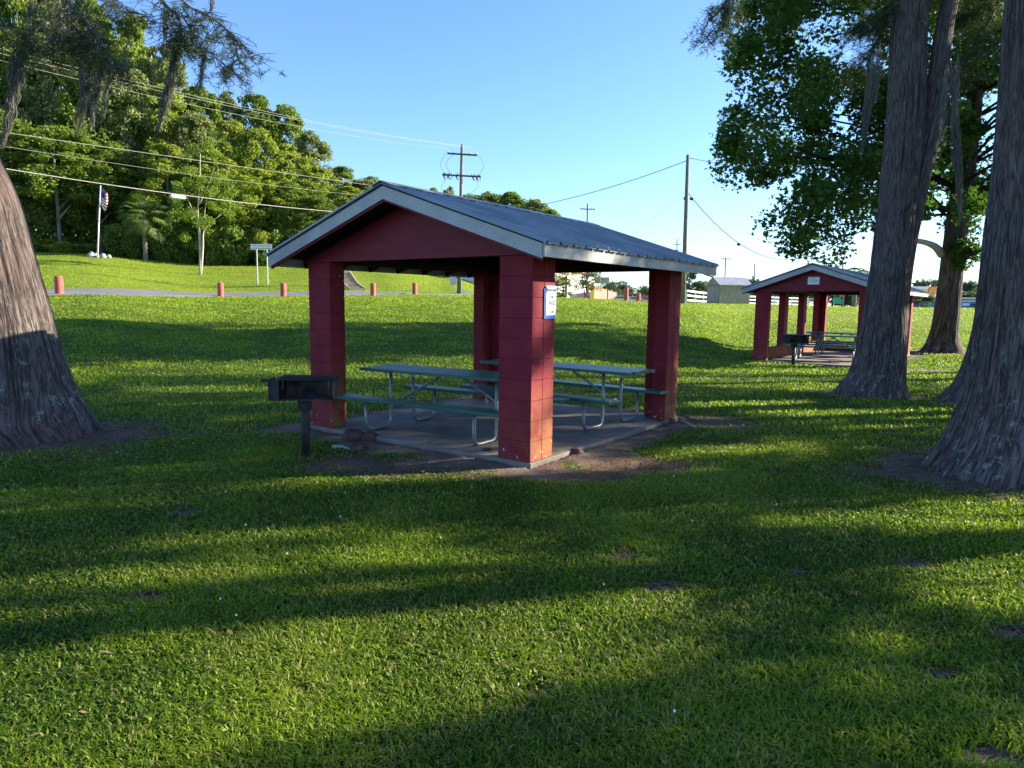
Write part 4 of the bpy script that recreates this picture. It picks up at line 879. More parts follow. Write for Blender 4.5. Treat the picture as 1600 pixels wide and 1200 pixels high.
# ---- generic broadleaf trees for the wood and the horizon (meshes shared between copies)
def crown_mesh(seed, mat, n=6500, nc=46, size=.34, W_=8., H_=18., low=.12, shape='egg', rad=(.13, .22)):
    """unit tree crown: height 1, radius about .5 (before scaling)"""
    c = []
    while len(c) < nc:
        z = RNG.uniform(low, 1.); an = RNG.uniform(0, 2*pi); prof = {'egg': np.sin(np.clip((z-low)/(1.02-low), 0, 1)**.75*pi)**.55*.40+.03, 'round': np.sqrt(max(0, 1-((z-.62)/.40)**2))*.42, 'cone': (1-z)*.40+.05}[shape]
        q = RNG.random()**.35; c.append((cos(an)*prof*q, sin(an)*prof*q, z*.93))
    c = np.array(c); r = RNG.uniform(*rad, nc)*(1.1-.5*c[:, 2])
    c = c*np.array([W_, W_, H_]); P, i = clumped(n, c, r*W_, .8); cl = RNG.normal(0, .22, nc)[i]; g = G(); leaves(g, P, size, up=np.array([.3, -.3, .6]), tilt=.9, tint=tints(n, cl, .12))
    o = g.build('crown', mat); me = o.data; me['W'] = W_; me['H'] = H_; bpy.data.objects.remove(o); return me
def stem_mesh(mat, forks=5):
    g = G(); g.tube([(0, 0, -.02), (.0, 0, .06), (.01, 0, .3), (.0, .01, .62), (0, 0, .9)], [.032, .022, .018, .012, .003], 8)
    for k in range(forks):
        z = RNG.uniform(.22, .6); an = RNG.uniform(0, 2*pi); L = RNG.uniform(.15, .32); g.tube([(0, 0, z), (cos(an)*L*.5, sin(an)*L*.5, z+L*.35), (cos(an)*L, sin(an)*L, z+L*.7)], [.011, .008, .002], 6)
    o = g.build('trunk', mat); me = o.data; bpy.data.objects.remove(o); return me
STEM = [stem_mesh(M['fbark']) for _ in range(3)]
CR = {'yel': [crown_mesh(s, M['for1'], 25000, 190, .27, rad=(.065, .135)) for s in (1, 2)], 'deep': [crown_mesh(s, M['for2'], 25000, 190, .27, rad=(.065, .135)) for s in (3, 4)], 'olive': [crown_mesh(s, M['for3'], 25000, 190, .27, rad=(.065, .135)) for s in (5, 6)],
      'high': [crown_mesh(7, M['for2'], 15000, 110, .28, low=.42, shape='round', rad=(.07, .14))], 'bush': [crown_mesh(8, M['for2'], 3200, 26, .2, 3., 2.6, .02, 'round', (.16, .26)), crown_mesh(9, M['for1'], 3200, 26, .2, 3., 2.6, .02, 'round', (.16, .26))],
      'far': [crown_mesh(10, M['far'], 3200, 34, .5, 8., 7.), crown_mesh(11, M['far'], 2600, 26, .5, 8., 7., shape='round', low=.25)]}
def tree(px, Yd, ytop, kind, wid, label, cat='tree', group=None, name='broadleaf_tree', stem=True, var=None):
    p = gd(px, Yd); h = (at(px, ytop, Yd)[2]-p[2]); cands = CR[kind]; me = cands[random.randrange(len(cands))] if var is None else cands[var]
    t = empty(name, p, label, cat, random.uniform(0, 6.28), group)
    c = bpy.data.objects.new('foliage' if not stem else 'crown', me); COL.objects.link(c); c.parent = t; c.scale = (wid/.86/me['W'], wid/.86/me['W'], h/me['H'])
    if stem:
        s = bpy.data.objects.new('trunk', random.choice(STEM)); COL.objects.link(s); s.parent = t; s.scale = (wid*1.1, wid*1.1, h)
    return t
LM = {0: 'by the picture edge', 1: 'above the flagpole', 2: 'right of the flagpole', 3: 'behind the palmetto', 4: 'behind the young tree', 5: 'above the two-post sign', 6: 'above the roof tip', 7: 'behind the left rake', 8: 'by the roof peak'}
KN = {'yel': 'yellow-green leafy', 'deep': 'deep green', 'olive': 'greyish olive-green', 'high': 'dark high-crowned'}
ORD = ['first', 'second', 'third', 'fourth', 'fifth', 'sixth', 'seventh', 'eighth', 'ninth', 'tenth', 'eleventh', 'twelfth', 'thirteenth', 'fourteenth', 'fifteenth', 'sixteenth']
def treelabel(kd, rn, k, n, lm): return '%s tree, %s from left in %s row, %s' % (KN[kd], ORD[k], rn, lm)
rows = [('back', 93, [(-90, -160, 'deep', 9), (-25, -130, 'olive', 9), (45, -90, 'deep', 9), (105, -60, 'olive', 9), (165, -30, 'deep', 9), (225, 0, 'yel', 8), (272, 45, 'olive', 7.5), (325, 118, 'deep', 8), (362, 128, 'olive', 6), (405, 130, 'deep', 8), (452, 150, 'deep', 7), (492, 195, 'olive', 7), (535, 250, 'deep', 7), (575, 268, 'olive', 7.5), (620, 290, 'deep', 8), (655, 305, 'olive', 7)]),
        ('middle', 83, [(-60, -40, 'high', 10), (20, 10, 'high', 9), (95, 40, 'olive', 9), (160, 60, 'deep', 9), (215, 90, 'olive', 8), (268, 120, 'yel', 8), (318, 160, 'olive', 7.5), (365, 175, 'yel', 7), (412, 190, 'yel', 7), (458, 215, 'yel', 7), (500, 250, 'yel', 6.5), (545, 285, 'yel', 6.5), (590, 315, 'deep', 7)]),
        ('front', 75.5, [(-50, 120, 'high', 9), (25, 160, 'high', 8), (95, 180, 'high', 8.5), (158, 200, 'high', 7), (268, 215, 'yel', 6.5), (345, 225, 'yel', 7), (402, 255, 'yel', 6.5), (452, 275, 'deep', 6), (497, 300, 'deep', 6), (545, 330, 'yel', 6), (590, 345, 'deep', 6)])]
for rn, Yd, lst in rows:
    for k, (px, yt, kd, wd) in enumerate(lst):
        lm = LM[min(8, max(0, int((px+20)//75)))]
        tree(px, Yd+random.uniform(-2, 2), yt, kd, wd, treelabel(kd, rn, k, len(lst), lm) , group='trees of the wood on the rise')
BUSH = [(-20, 71, 345, 0, 4), (60, 72, 372, 0, 3), (95, 70, 378, 1, 2.6), (135, 72, 380, 0, 2.4), (188, 73, 350, 0, 3.4), (215, 72, 372, 0, 2.6), (262, 71.5, 345, 0, 3.2), (290, 72, 370, 0, 2.6), (335, 71.5, 360, 1, 3), (372, 71, 352, 0, 3.2), (412, 71, 365, 1, 2.8), (448, 72, 360, 0, 3), (488, 73, 372, 0, 3.2), (530, 74, 388, 0, 3), (575, 76, 395, 1, 3), (620, 77, 400, 0, 3), (665, 78, 405, 0, 3)]
for k, (px, Yd, yt, v, wd) in enumerate(BUSH):
    w_ = ['far left', 'by the left trunk', 'low and sunlit, left of the flagpole', 'just left of the flagpole', 'right of the flagpole', 'under the palmetto', 'right of the palmetto', 'left of the young tree stem', 'right of the young tree stem', 'left of the two-post sign', 'behind the two-post sign', 'at the near roof tip', 'behind the left fascia', 'seen under the roof, left', 'on the bank under the roof', 'on the bank top', 'last one on the bank, to the right'][k]
    tree(px, Yd, yt, 'bush', wd, '%s shrub at the wood edge, %s' % (('dark green', 'bright green')[v], w_), 'shrub', 'undergrowth at the edge of the wood', 'shrub', False, v)
# dim interior mass of the wood (leaves behind the first rows)
g = G(); N = 42000; px = RNG.uniform(-160, 680, N); Yd = RNG.uniform(82, 104, N); x = (px-800)/F*Yd; z0_ = terr(x, Yd); P = np.stack([x, Yd, z0_-.3+RNG.random(N)**2.2*np.interp(px, [0, 300, 450, 680], [14, 11, 7, 3])], 1)
leaves(g, P, .7, tint=tints(N)); tag(g.build('undergrowth', M['for2']), 'dense dark interior foliage of the wood', 'undergrowth', kind='stuff')
for k, (px, yt, kd, wd, Yd) in enumerate([(676, 284, 'far', 5, 118), (700, 282, 'far', 4, 120), (735, 296, 'deep', 9, 112), (768, 290, 'olive', 8, 112), (800, 290, 'deep', 8, 108), (832, 304, 'olive', 8, 104), (858, 318, 'deep', 6, 102)]):
    tree(px, Yd, yt, kd if kd != 'far' else 'olive', wd, ['slim pointed tree top above the roof, left of the transformer pole', 'slim treetop right beside the transformer pole', 'green treetop right of the transformer pole', 'olive treetop above the roof ridge', 'deep green treetop above the roof ridge', 'olive treetop near the end of the row above the roof', 'last small treetop of the row above the roof, over the ridge'][k], group='treetops above the near roof')
FARL = [(885, 448, 120, 5, 'behind the white building'), (948, 442, 170, 9, 'right of the grey sign board'), (965, 440, 175, 8, 'tall one above the tall crest bollard'), (930, 452, 165, 9, 'low one right of the brick wall'), (985, 452, 180, 9, 'between the two crest bollards'), (1003, 447, 185, 7, 'above the shorter crest bollard'), (1020, 458, 200, 10, 'small, left of the right pillar'),
        (1076, 424, 120, 5, 'just right of the tall bare pole'), (1092, 440, 125, 6, 'above the white fence'), (1105, 448, 125, 5, 'left of the shed'), (1168, 434, 140, 6, 'right of the shed roof'), (1185, 446, 130, 7, 'beside the left eave of the farther shelter'), (1215, 452, 130, 8, 'seen through the farther shelter, left'), (1240, 450, 120, 8, 'seen through the farther shelter, middle'), (1300, 448, 140, 9, 'seen through the farther shelter, right'), (1330, 452, 140, 9, 'seen through the farther shelter beside the trunk'),
        (1345, 455, 150, 9, 'hidden behind the twin stems'), (1447, 436, 130, 6, 'left of the sycamore trunk'), (1440, 462, 100, 4, 'below the filling station canopy'), (1497, 438, 150, 8, 'right of the sycamore trunk'), (1507, 456, 120, 5, 'bright one right of the sycamore trunk'), (1518, 452, 170, 9, 'left of the right cypress trunk'), (1540, 455, 180, 9, 'behind the right cypress trunk')]
for k, (px, yt, Yd, wd, w_) in enumerate(FARL): tree(px, Yd, yt, 'far', wd, 'small hazy tree on the horizon, '+w_, group='distant trees on the horizon', name='distant_tree')

# ---- young tree with pale stems
p = gd(313, 60); t = empty('young_tree', p, 'young bright green tree with two pale stems standing alone on the slope', 'tree')
def L3(px, py, Y=60): return at(px, py, Y)-p
g = G(); g.tube(bezline([(0, 0, -.1), L3(313, 390), L3(311, 360), L3(309, 335), L3(312, 280), L3(313, 240)], 16), np.linspace(.13, .03, 16), 8)
g.tube(bezline([(.05, .05, .1), L3(317, 385), L3(318, 362), L3(328, 350), L3(345, 335)], 12), np.linspace(.11, .02, 12), 8)
for a in ([(309, 345), (295, 315), (285, 290)], [(311, 320), (325, 290), (335, 262)], [(318, 362), (320, 330), (325, 300)]): g.tube(bezline([L3(*q) for q in a], 8), np.linspace(.05, .012, 8), 6)
g.build('trunk', M['youngbark'], t, smooth=True)
cs = []
while len(cs) < 46:
    a, b = RNG.uniform(262, 375), RNG.uniform(222, 385); hw = np.interp(b, [222, 260, 300, 340, 385], [16, 38, 55, 55, 40])
    if abs(a-314) < hw and not (b > 355 and abs(a-314) < 25): cs.append(L3(a, b, 60+RNG.uniform(-1, 1)*hw*60/F*.9))
cs = np.array(cs); P_, ii = clumped(7000, cs, RNG.uniform(.35, .6, len(cs))); g = G(); leaves(g, P_, .17, tint=tints(len(P_), RNG.normal(0, .2, len(cs))[ii], .08)); g.build('crown', M['young'], t)

# ---- palms
def fan(g, base, d, R, n=22, droop=.35, tint=(.5, 0, 0)):
    d = np.array(d, float); d /= np.linalg.norm(d); s = np.cross(d, (0, 0, 1.)); s /= np.linalg.norm(s)+1e-9; u = np.cross(s, d); hub = np.array(base)
    for k in range(n):
        a = (k/(n-1)-.5)*2.5; e = d*cos(a)+s*sin(a); b = np.cross(e, u); L = R*RNG.uniform(.85, 1.05); w_ = R*.035
        m = hub+e*L*.55+u*.03; q = hub+e*L+np.array([0, 0, -droop*L]); g.add(np.array([hub, m-b*w_, q, m+b*w_]), [np.array([[0, 1, 2, 3]])], np.array([tint]*4))
def palmetto(px, Yd, ytop, R, label, n=34, dead=.3, name='cabbage_palm', trunkr=.2):
    p = gd(px, Yd); top = at(px, ytop, Yd)-p; t = empty(name, p, label, 'palm'); g = G(); g.tube([(0, 0, -.1), (0, 0, top[2]*.5), (0, 0, top[2])], [trunkr*1.1, trunkr, trunkr*.9], 12); g.build('trunk', M['fbark'], t)
    g = G(); c = np.array([0, 0, top[2]])
    for k in range(n):
        an = RNG.uniform(0, 2*pi); el = RNG.uniform(-.9, 1.2); d = np.array([cos(an)*cos(el), sin(an)*cos(el), sin(el)]); st = R*RNG.uniform(.55, .9); h_ = c+d*st; isd = el < -.5 and RNG.random() < dead*1.5
        g.add(np.array([c-(.02, 0, 0), c+(.02, 0, 0), h_+(.012, 0, 0), h_-(.012, 0, 0)]), [np.array([[0, 1, 2, 3]])], np.array([[.6, .2, 0]]*4))
        fan(g, h_, d+np.array([0, 0, -.25]), R*.72, 20, .3 if not isd else .8, (RNG.uniform(.2, .9), .6 if isd else 0, 0))
    g.build('fronds', M['palm'], t); return t
palmetto(228, 69.5, 338, 1.9, 'squat cabbage palm with drooping yellow-brown fronds at the edge of the wood', 50, .16)
palmetto(880, 66, 452, 1.0, 'small dark sago palm in front of the white building', 34, 0, 'sago_palm', .12)
def feather_palm(px, Yd, ytop, R, label):
    p = gd(px, Yd); top = at(px, ytop, Yd)-p; t = empty('feather_palm', p, label, 'palm'); g = G(); g.tube([(0, 0, -.1), (0, 0, top[2])], [.2, .15], 12); g.build('trunk', M['fbark'], t); g = G()
    for k in range(17):
        an = k*2.4+RNG.uniform(-.2, .2); el = RNG.uniform(.15, 1.25); d = np.array([cos(an)*cos(el), sin(an)*cos(el), sin(el)]); C = bezline([top, top+d*R*.55, top+d*R+np.array([0, 0, -.45*R])], 22); g.tube(C, np.linspace(.03, .006, 22), 5, c=np.array([[.9, .2, 0]]*(22*5)))
        s = np.cross(d, (0, 0, 1)); s /= np.linalg.norm(s)
        for c in C[3:]:
            for q in (-1, 1): e = c+s*q*R*.26+np.array([0, 0, -.12*R])+d*.15; g.add(np.array([c-d*.03, c+d*.03, e]), [np.array([[0, 1, 2]])], np.array([[RNG.random(), 0, 0]]*3))
    g.build('fronds', M['palm'], t)
feather_palm(1334, 62, 440, 2.2, 'feathery palm rising behind the farther shelter roof')
# crape myrtle by the building
p = gd(915, 64); t = empty('small_ornamental_tree', p, 'small vase-shaped ornamental tree with pinkish tips beside the white building', 'tree'); g = G()
for k in range(6): an = k*1.05; g.tube(bezline([(0, 0, -.05), (cos(an)*.2, sin(an)*.2, .8), (cos(an)*.9, sin(an)*.8, 1.9)], 8), np.linspace(.06, .015, 8), 6)
g.build('stems', M['fbark'], t); cs = np.array([(cos(a)*r, sin(a)*r, z) for a, r, z in zip(RNG.uniform(0, 6.3, 18), RNG.uniform(.2, 1.3, 18), RNG.uniform(1.1, 2.6, 18))]); P_, ii = clumped(1500, cs, np.full(18, .4)); g = G(); leaves(g, P_, .15, tint=tints(1500, spot=.15))
M['myrtle'] = leafmat('myrtle_leaf', (.06, .10, .03), (.14, .17, .05), .35, (.42, .20, .14)); g.build('crown', M['myrtle'], t)
p = gd(884, 84); t = empty('palm_tree', p, 'palm with orange-yellow fronds before the red roof of the white building', 'palm'); g = G(); g.tube([(0, 0, 0), (0, 0, 3.2)], .16, 10); g.build('trunk', M['fbark'], t); g = G()
for k in range(24):
    an = RNG.uniform(0, 6.3); el = RNG.uniform(-.6, 1); d = np.array([cos(an)*cos(el), sin(an)*cos(el), sin(el)]); fan(g, np.array([0, 0, 3.2])+d*.6, d, 1.3, 14, .4, (.7, .7 if el < .2 else .2, 0))
g.build('fronds', M['palm'], t)
for px, Yd, yt, lab in ((760, 80, 425, 'x'),): pass

# ------------------------------------------------------------------ poles and wires
def wpole(px_b, Yd, px_t, ytop, r, label, arms=(), name='utility_pole'):
    p = gd(px_b, Yd); tp = at(px_t, ytop, Yd)-p; t = empty(name, p, label, 'utility pole'); g = G(); g.tube([(0, 0, -.3), tp*.5, tp], [r, r*.85, r*.68], 12); g.build('pole', M['wood'], t, smooth=True)
    for zo, L, az in arms:
        c = tp*(1-zo/tp[2]); g = G(); d = np.array([cos(az), sin(az), 0])*L/2; n_ = np.array([-sin(az), cos(az), 0])*r*.9; g.beam(c-d-n_, c+d-n_, .10, .12); ca = g.build('crossarm', M['darkmetal'], t)
        for s in (-1, -.55, .55, 1): g = G(); q = c+d*s*.93-n_; g.tube([q+(0, 0, .05), q+(0, 0, .12), q+(0, 0, .2)], [.03, .055, .03], 8); o = g.build('insulator', M['greytank'], t)
    return t, p, tp
T1, p1, tp1 = wpole(717, 55, 722, 226, .17, 'tall utility pole with two crossarms and grey transformers above the near roof', ((.75, 2.3, .25), (2.35, 3.0, .25)))
for x in (-1.25, -.9, -.3, .95, 1.25):   # cutouts hanging on the lower arm
    c = tp1+np.array([x, x*.25-.2, -2.35]); g = G(); g.tube([c+(0, 0, .15), c+(-.12, 0, -.1), c+(.02, 0, -.36)], [.045, .06, .03], 7); g.tube([c+(.14, 0, .12), c+(.16, 0, -.3)], .03, 6); g.build('fuse_cutout', M['darkmetal'], T1)
for x in (-1.15, -.72, -.28):
    c = np.array([tp1[0]*.7+x, -.28, tp1[2]-5.6]); g = G(); g.tube([c, c+(0, 0, .06), c+(0, 0, .98), c+(0, 0, 1.04)], [.17, .2, .2, .15], 16); tk = g.build('transformer', M['greytank'], T1, smooth=False)
    g = G(); g.tube([c+(-.05, 0, 1.04), c+(-.05, 0, 1.35), c+(-.05, 0, 1.42)], [.05, .035, .015], 8); g.tube([c+(.08, 0, 1.04), c+(.09, 0, 1.6)], .025, 6); b_ = g.build('bushing', M['darkmetal'], T1)
g = G(); g.box((tp1[0]*.7-.7, -.12, tp1[2]-4.75), (1.5, .12, .1)); g.box((tp1[0]*.7-.7, -.12, tp1[2]-5.45), (1.5, .12, .1)); g.build('transformer_rack', M['greytank'], T1)
g = G(); g.box((-.45, -.05, 1.05), (.46, .28, .66)); g.build('meter_box', M['greytank'], T1, bevel=.01)
g = G(); g.tube([(.17, -.1, 0), (.17, -.1, 1.0), (.2, -.1, 2.6)], .035, 8); g.build('conduit', M['galv'], T1)
g = G()   # jumper loops
for x0, x1, dz in ((-1.2, -1.35, -1.7), (-.6, -1.0, -1.5), (1.1, 1.5, -1.6), (1.2, .3, -3.2), (-1.3, -1.1, -4.2)):
    A_ = tp1+np.array([x0, -.2, -.7 if dz > -3 else -2.6]); B_ = tp1+np.array([x1*.9, -.2, dz-.7]); mid = (A_+B_)/2+np.array([.45*np.sign(x0), 0, 0]); g.tube(bezline([A_, mid, B_], 12), .012, 5)
g.build('jumper_wires', M['cable'], T1)
T2, p2, tp2 = wpole(1067, 45, 1075, 242, .16, 'bare dark wooden pole rising right of the near roof', ())
g = G(); g.tube([(tp2[0]*.72-.17, -.1, tp2[2]*.70), (tp2[0]*.72-.17, -.1, tp2[2]*.72)], .05, 8); g.build('cable_bracket', M['galv'], T2)
T3, p3, tp3 = wpole(917, 95, 918, 318, .15, 'slim utility pole with one crossarm beyond the roof ridge', ((.75, 2.0, .1),))
T4, p4, tp4 = wpole(1057, 150, 1058, 373, .16, 'distant utility pole with short crossarms just left of the bare pole', ((1.2, 1.6, .1), (2.4, 1.2, .1)))
T5, p5, tp5 = wpole(1131, 130, 1134, 402, .15, 'distant utility pole with a crossarm behind the shed', ((.3, 2.0, .1),))
T6, p6, tp6 = wpole(1178, 150, 1179, 412, .16, 'distant utility pole with a grey box right of the shed', ())
g = G(); g.box((-.45, -.1, tp6[2]-3.0), (.5, .4, .9)); g.build('transformer_box', M['greytank'], T6)
T7, p7, tp7 = wpole(1317, 110, 1317, 408, .16, 'thin pole standing behind the farther shelter roof', ())
def wire(E, Pp, pix, r, mat, label, name='overhead_wire', group='overhead wires', n=60, mark=None):
    """straight run in plan from E to Pp (x,y); heights from pixel rows measured on the photo -> one sagging parabola"""
    E = np.array(E, float); Pp = np.array(Pp, float); ss, zs = [], []
    for px, py in pix:
        s = np.linspace(0, 1, 2000); q = E[None]*(1-s[:, None])+Pp[None]*s[:, None]; k = np.argmin(np.abs(project(np.c_[q, np.full(2000, 6.)])[0]-px)); y = q[k][1]; ss.append(s[k]); zs.append(at(px, py, y)[2])
    c = np.polyfit(ss, zs, min(2, len(pix)-1)); s = np.linspace(0, 1, n); P = np.c_[E[None]*(1-s[:, None])+Pp[None]*s[:, None], np.polyval(c, s)]
    g = G(); g.tube(P, r, 6); return tag(g.build(name, mat, smooth=True), label, 'wire', group), P
e1 = (-24.5, 20.); e1b = (-23.7, 20.3); pl = tp1+p1
wire(e1, (pl[0]+.05, pl[1]), [(0, 72), (400, 170), (722, 228)], .0085, M['wire'], 'topmost bright wire running from upper left to the transformer pole')
wire(e1b, (pl[0]+.9, pl[1]+.2), [(0, 80), (400, 173.5), (740, 231)], .0085, M['wire'], 'second bright wire from the top, crossing the wood to the transformer pole')
wire((-25.2, 20.), (pl[0]-.9, pl[1]-.2), [(0, 91), (400, 184), (705, 233)], .008, M['wire'], 'third bright wire from the top, ending on the upper crossarm')
wire(e1, (pl[0], pl[1]-.2), [(0, 205), (400, 263.5), (590, 291)], .011, M['wire'], 'fourth bright wire down, meeting the near roof just left of its peak')
wire(e1, (pl[0], pl[1]-.2), [(0, 227), (400, 286), (560, 305)], .007, M['wire'], 'thin fifth wire down, between two thicker ones over the wood')
_, Pw = wire(e1, (pl[0], pl[1]-.2), [(0, 262), (240, 298.5), (520, 330.5)], .020, M['wire'], 'lowest and thickest bright cable crossing in front of the flagpole top')
k = np.argmin(np.abs(project(Pw)[0]-281)); q = Pw[k]; g = G(); d = Pw[k+1]-Pw[k]; d /= np.linalg.norm(d); g.tube([q-d*.42-(0, 0, .12), q-d*.36-(0, 0, .12), q+d*.36-(0, 0, .12), q+d*.42-(0, 0, .12)], [.03, .09, .09, .03], 10); tag(g.build('cable_closure', M['greytank']), 'grey splice closure hanging under the thick cable', 'splice case')
pq = p2+tp2
wire((p1[0]+.1, p1[1]), (pq[0], pq[1]), [(830, 323), (870, 314), (960, 290), (1045, 260)], .022, M['cable'], 'dark cable rising from behind the roof to the bare pole')
wire((pq[0], pq[1]), (36, 62), [(1078, 248), (1130, 258)], .022, M['cable'], 'dark cable leaving the bare pole to the right into the sycamore crown')
_, Pw = wire((pq[0]-.1, pq[1]), (42, 70), [(1078, 308), (1152, 378), (1245, 405)], .030, M['cable'], 'sagging dark cable with two small closures from the bare pole to the right')
for pxx, nm in ((1084, 'small closure on the sagging cable next to the bare pole'), (1152, 'small closure on the sagging cable above the shed')):
    k = np.argmin(np.abs(project(Pw)[0]-pxx)); q = Pw[k]; g = G(); g.tube([q-(.12, 0, .12), q-(.08, 0, .1), q+(.1, 0, -.12), q+(.14, 0, -.12)], [.03, .09, .10, .04], 10); tag(g.build('cable_closure', M['cable']), nm, 'splice case')
g = G(); g.tube([at(1069, 300, 45), at(985, 372, 49), gd(880, 54)], .009, 4); tag(g.build('guy_wire', M['cable']), 'thin guy wire slanting down left from the bare pole', 'wire')
g = G(); g.tube([at(1085, 411, 135), at(1134, 411, 135), at(1178, 412, 135), at(1260, 405, 135)], .02, 4); tag(g.build('overhead_wire', M['cable']), 'faint wire strung between the distant poles over the shed', 'wire')

# ------------------------------------------------------------------ flagpole, sign, steps
p = gd(152, 66); tp = at(157, 290, 66)-p; t = empty('flagpole', p, 'white flagpole with a limp striped flag in front of the dark wood', 'flagpole')
g = G(); g.tube([(0, 0, -.2), tp*.55, tp], [.07, .06, .045], 10); g.build('pole', M['white'], t, smooth=True)
g = G(); g.tube([tp*.51, tp*.52], .085, 10); g.build('pole_collar', M['darkmetal'], t)
f = empty('flag', p+tp, 'limp red, white and blue striped flag at the top of the flagpole', 'flag')
def flagcloth(s0, s1, u0, u1, mat, nm):
    m = 24; s = np.linspace(s0, s1, m); g = G(); V = []
    for u in np.linspace(u0, u1, 6):
        for q in s: V.append((.05+u*.62*(1-.25*q)+.10*q*np.sin(q*5), -.07*np.sin(u*9+q*4)-.1*u, -.12-q*1.75-u*.75*(.6+.4*np.sin(u*3))))
    V = np.array(V); i, j = np.meshgrid(np.arange(5), np.arange(m-1), indexing='ij'); i = i.ravel(); j = j.ravel(); g.add(V, [np.stack([i*m+j, (i+1)*m+j, (i+1)*m+j+1, i*m+j+1], 1)]); o = g.build(nm, mat, f, smooth=True); so2 = o.modifiers.new('s', 'SOLIDIFY'); so2.thickness = .008
for k in range(13):
    flagcloth(k/13, (k+1)/13, .5 if k < 7 else 0, 1, M['flagred'] if k % 2 == 0 else M['white'], 'stripe')
flagcloth(0, 7/13, 0, .5, M['navy'], 'canton')
for k, (px, dy, r) in enumerate(((143, 0, .35), (150, .2, .28), (161, 0, .3), (170, .5, .2))):
    q = gd(px, 66.5+dy); lump('stone', (q[0], q[1], q[2]+.12), r, ['large grey stone left of the flagpole foot', 'stone right behind the flagpole foot', 'upright pale stone right of the flagpole foot', 'small stone farthest right of the flagpole'][k], 'stone', 'stones at the flagpole foot', 'stone', 1.0, k)
p = gd(410, 52.5); t = empty('road_sign', p, 'blank-backed wide sign on two thin posts beside the road', 'sign')
for x in (-.36, .40): g = G(); h_ = at(410, 382, 52.5)[2]-p[2]; g.box((x, .03, h_/2), (.06, .06, h_)); g.build('post', M['signmetal'], t)
g = G(); g.box((0, -.01, h_-.18), (1.6, .012, .40)); g.build('panel', M['signmetal'], t)
for z in (-.10, -.28): g = G(); g.box((0, -.026, h_+z), (1.55, .02, .03)); g.build('stiffener', M['darkmetal'], t)
a, b = gd(557, 50.5), gd(534, 60.5); t = empty('timber_steps', a, 'timber-edged steps climbing the grassy bank seen under the near roof', 'steps'); n_ = 12; dirv = (b-a)/np.linalg.norm((b-a)[:2]); sd_ = np.array([-dirv[1], dirv[0], 0])*-1
for k in range(n_):
    q = a+(b-a)*(k/n_); q[2] = on(q[0], q[1])+.06; g = G(); c = q-a; g.beam(c-sd_*.5, c+sd_*.5, .16, .2); g.build('riser', M['steptimber'], t)
    g = G(); g.beam(c+dirv*.40-sd_*.47-(0, 0, .02), c+dirv*.40+sd_*.47-(0, 0, .02), .56, .10); g.build('tread', M['concrete'], t)
for s in (-1, 1):
    P_ = [];
    for k in range(12): q = a+(b-a)*(k/11.); q = q+sd_*s*.6; P_.append((q[0]-a[0], q[1]-a[1], on(q[0], q[1])+.16-a[2]))
    g = G()
    for k in range(11): g.beam(P_[k], P_[k+1], .10, .2)
    g.build('side_timber', M['steptimber'], t)

# ------------------------------------------------------------------ shed, fence, buildings
p = gd(1122, 62); yw = .30; t = empty('garden_shed', p, 'weathered timber shed with ribbed tin roof and grey door', 'shed', yw); w_, l_, h_ = 2.0, 3.1, 1.6
g = G(); g.box((l_/2-.55, 0, .02), (l_-.04, w_-.04, .22)); g.build('skid_base', M['steptimber'], t)
g = G(); g.box((l_/2-.55, 0, .1+h_/2), (l_, w_, h_))
for k in range(10): g.box((-.5+k*l_/9.6, -w_/2-.006, .1+h_/2), (.04, .02, h_-.02))
g.build('wall', M['shedwall'], t)
g = G(); g.prism([(-w_/2-.003, 0), (w_/2+.003, 0), (0, .62)], .03, (-.585, 0, .1+h_), (0, 1, 0), (0, 0, 1), (1, 0, 0)); g.build('gable', M['sheddoor'], t); g = G(); g.prism([(-w_/2, 0), (w_/2, 0), (0, .62)], .03, (l_-.55, 0, .1+h_), (0, 1, 0), (0, 0, 1), (1, 0, 0)); g.build('gable', M['sheddoor'], t)
g = G(); g.box((-.575, .0, .1+h_*.47), (.03, w_*.86, h_*.90)); g.build('door', M['sheddoor'], t)
g = G(); g.box((-.60, -.0, .1+h_*.95), (.04, w_*.9, .05)); g.build('door_rail', M['darkmetal'], t)
for s in (-1, 1):
    g = G(); A_ = (l_/2-.55, 0, .1+h_+.66); B_ = (l_/2-.55, s*(w_/2+.14), .1+h_-.05); g.beam(A_, B_, l_+.22, .03)
    for k in range(15): x = -.62+k*(l_+.16)/14; g.beam((x, 0, .1+h_+.69), (x, s*(w_/2+.14), .1+h_-.02), .05, .045)
    g.build('roof', M['shedroof'], t)
def fence(A_, B_, label, n, H_=1.35):
    A_, B_ = np.array(A_), np.array(B_); t = empty('rail_fence', A_, label, 'fence'); P_ = []
    for k in range(n+1): q = A_+(B_-A_)*k/n; q[2] = on(q[0], q[1]); P_.append(q-A_); g = G(); g.box(q-A_+(0, 0, H_/2), (.14, .14, H_)); g.build('post', M['white'], t)
    for z in (.35, .78, 1.2):
        g = G()
        for k in range(n): g.beam(P_[k]+(0, 0, z), P_[k+1]+(0, 0, z), .04, .16)
        g.build('rail', M['white'], t)
fence(gd(1072, 64), gd(1140, 84), 'white three-rail fence between the bare pole and the shed', 6); fence(gd(1150, 86), gd(1262, 98), 'white three-rail fence seen behind the farther shelter', 8)
A_, B_ = gd(820, 70), gd(928, 108); t = empty('white_building', A_, 'low white building with a red shingle roof beyond the grass crest', 'building'); d = (B_-A_)[:2]; L = np.linalg.norm(d); az = atan2(d[1], d[0]); t.rotation_euler = (0, 0, az)
g = G(); g.box((L/2, 4, 1.6), (L, 8, 3.4)); g.build('wall', M['white'], t)
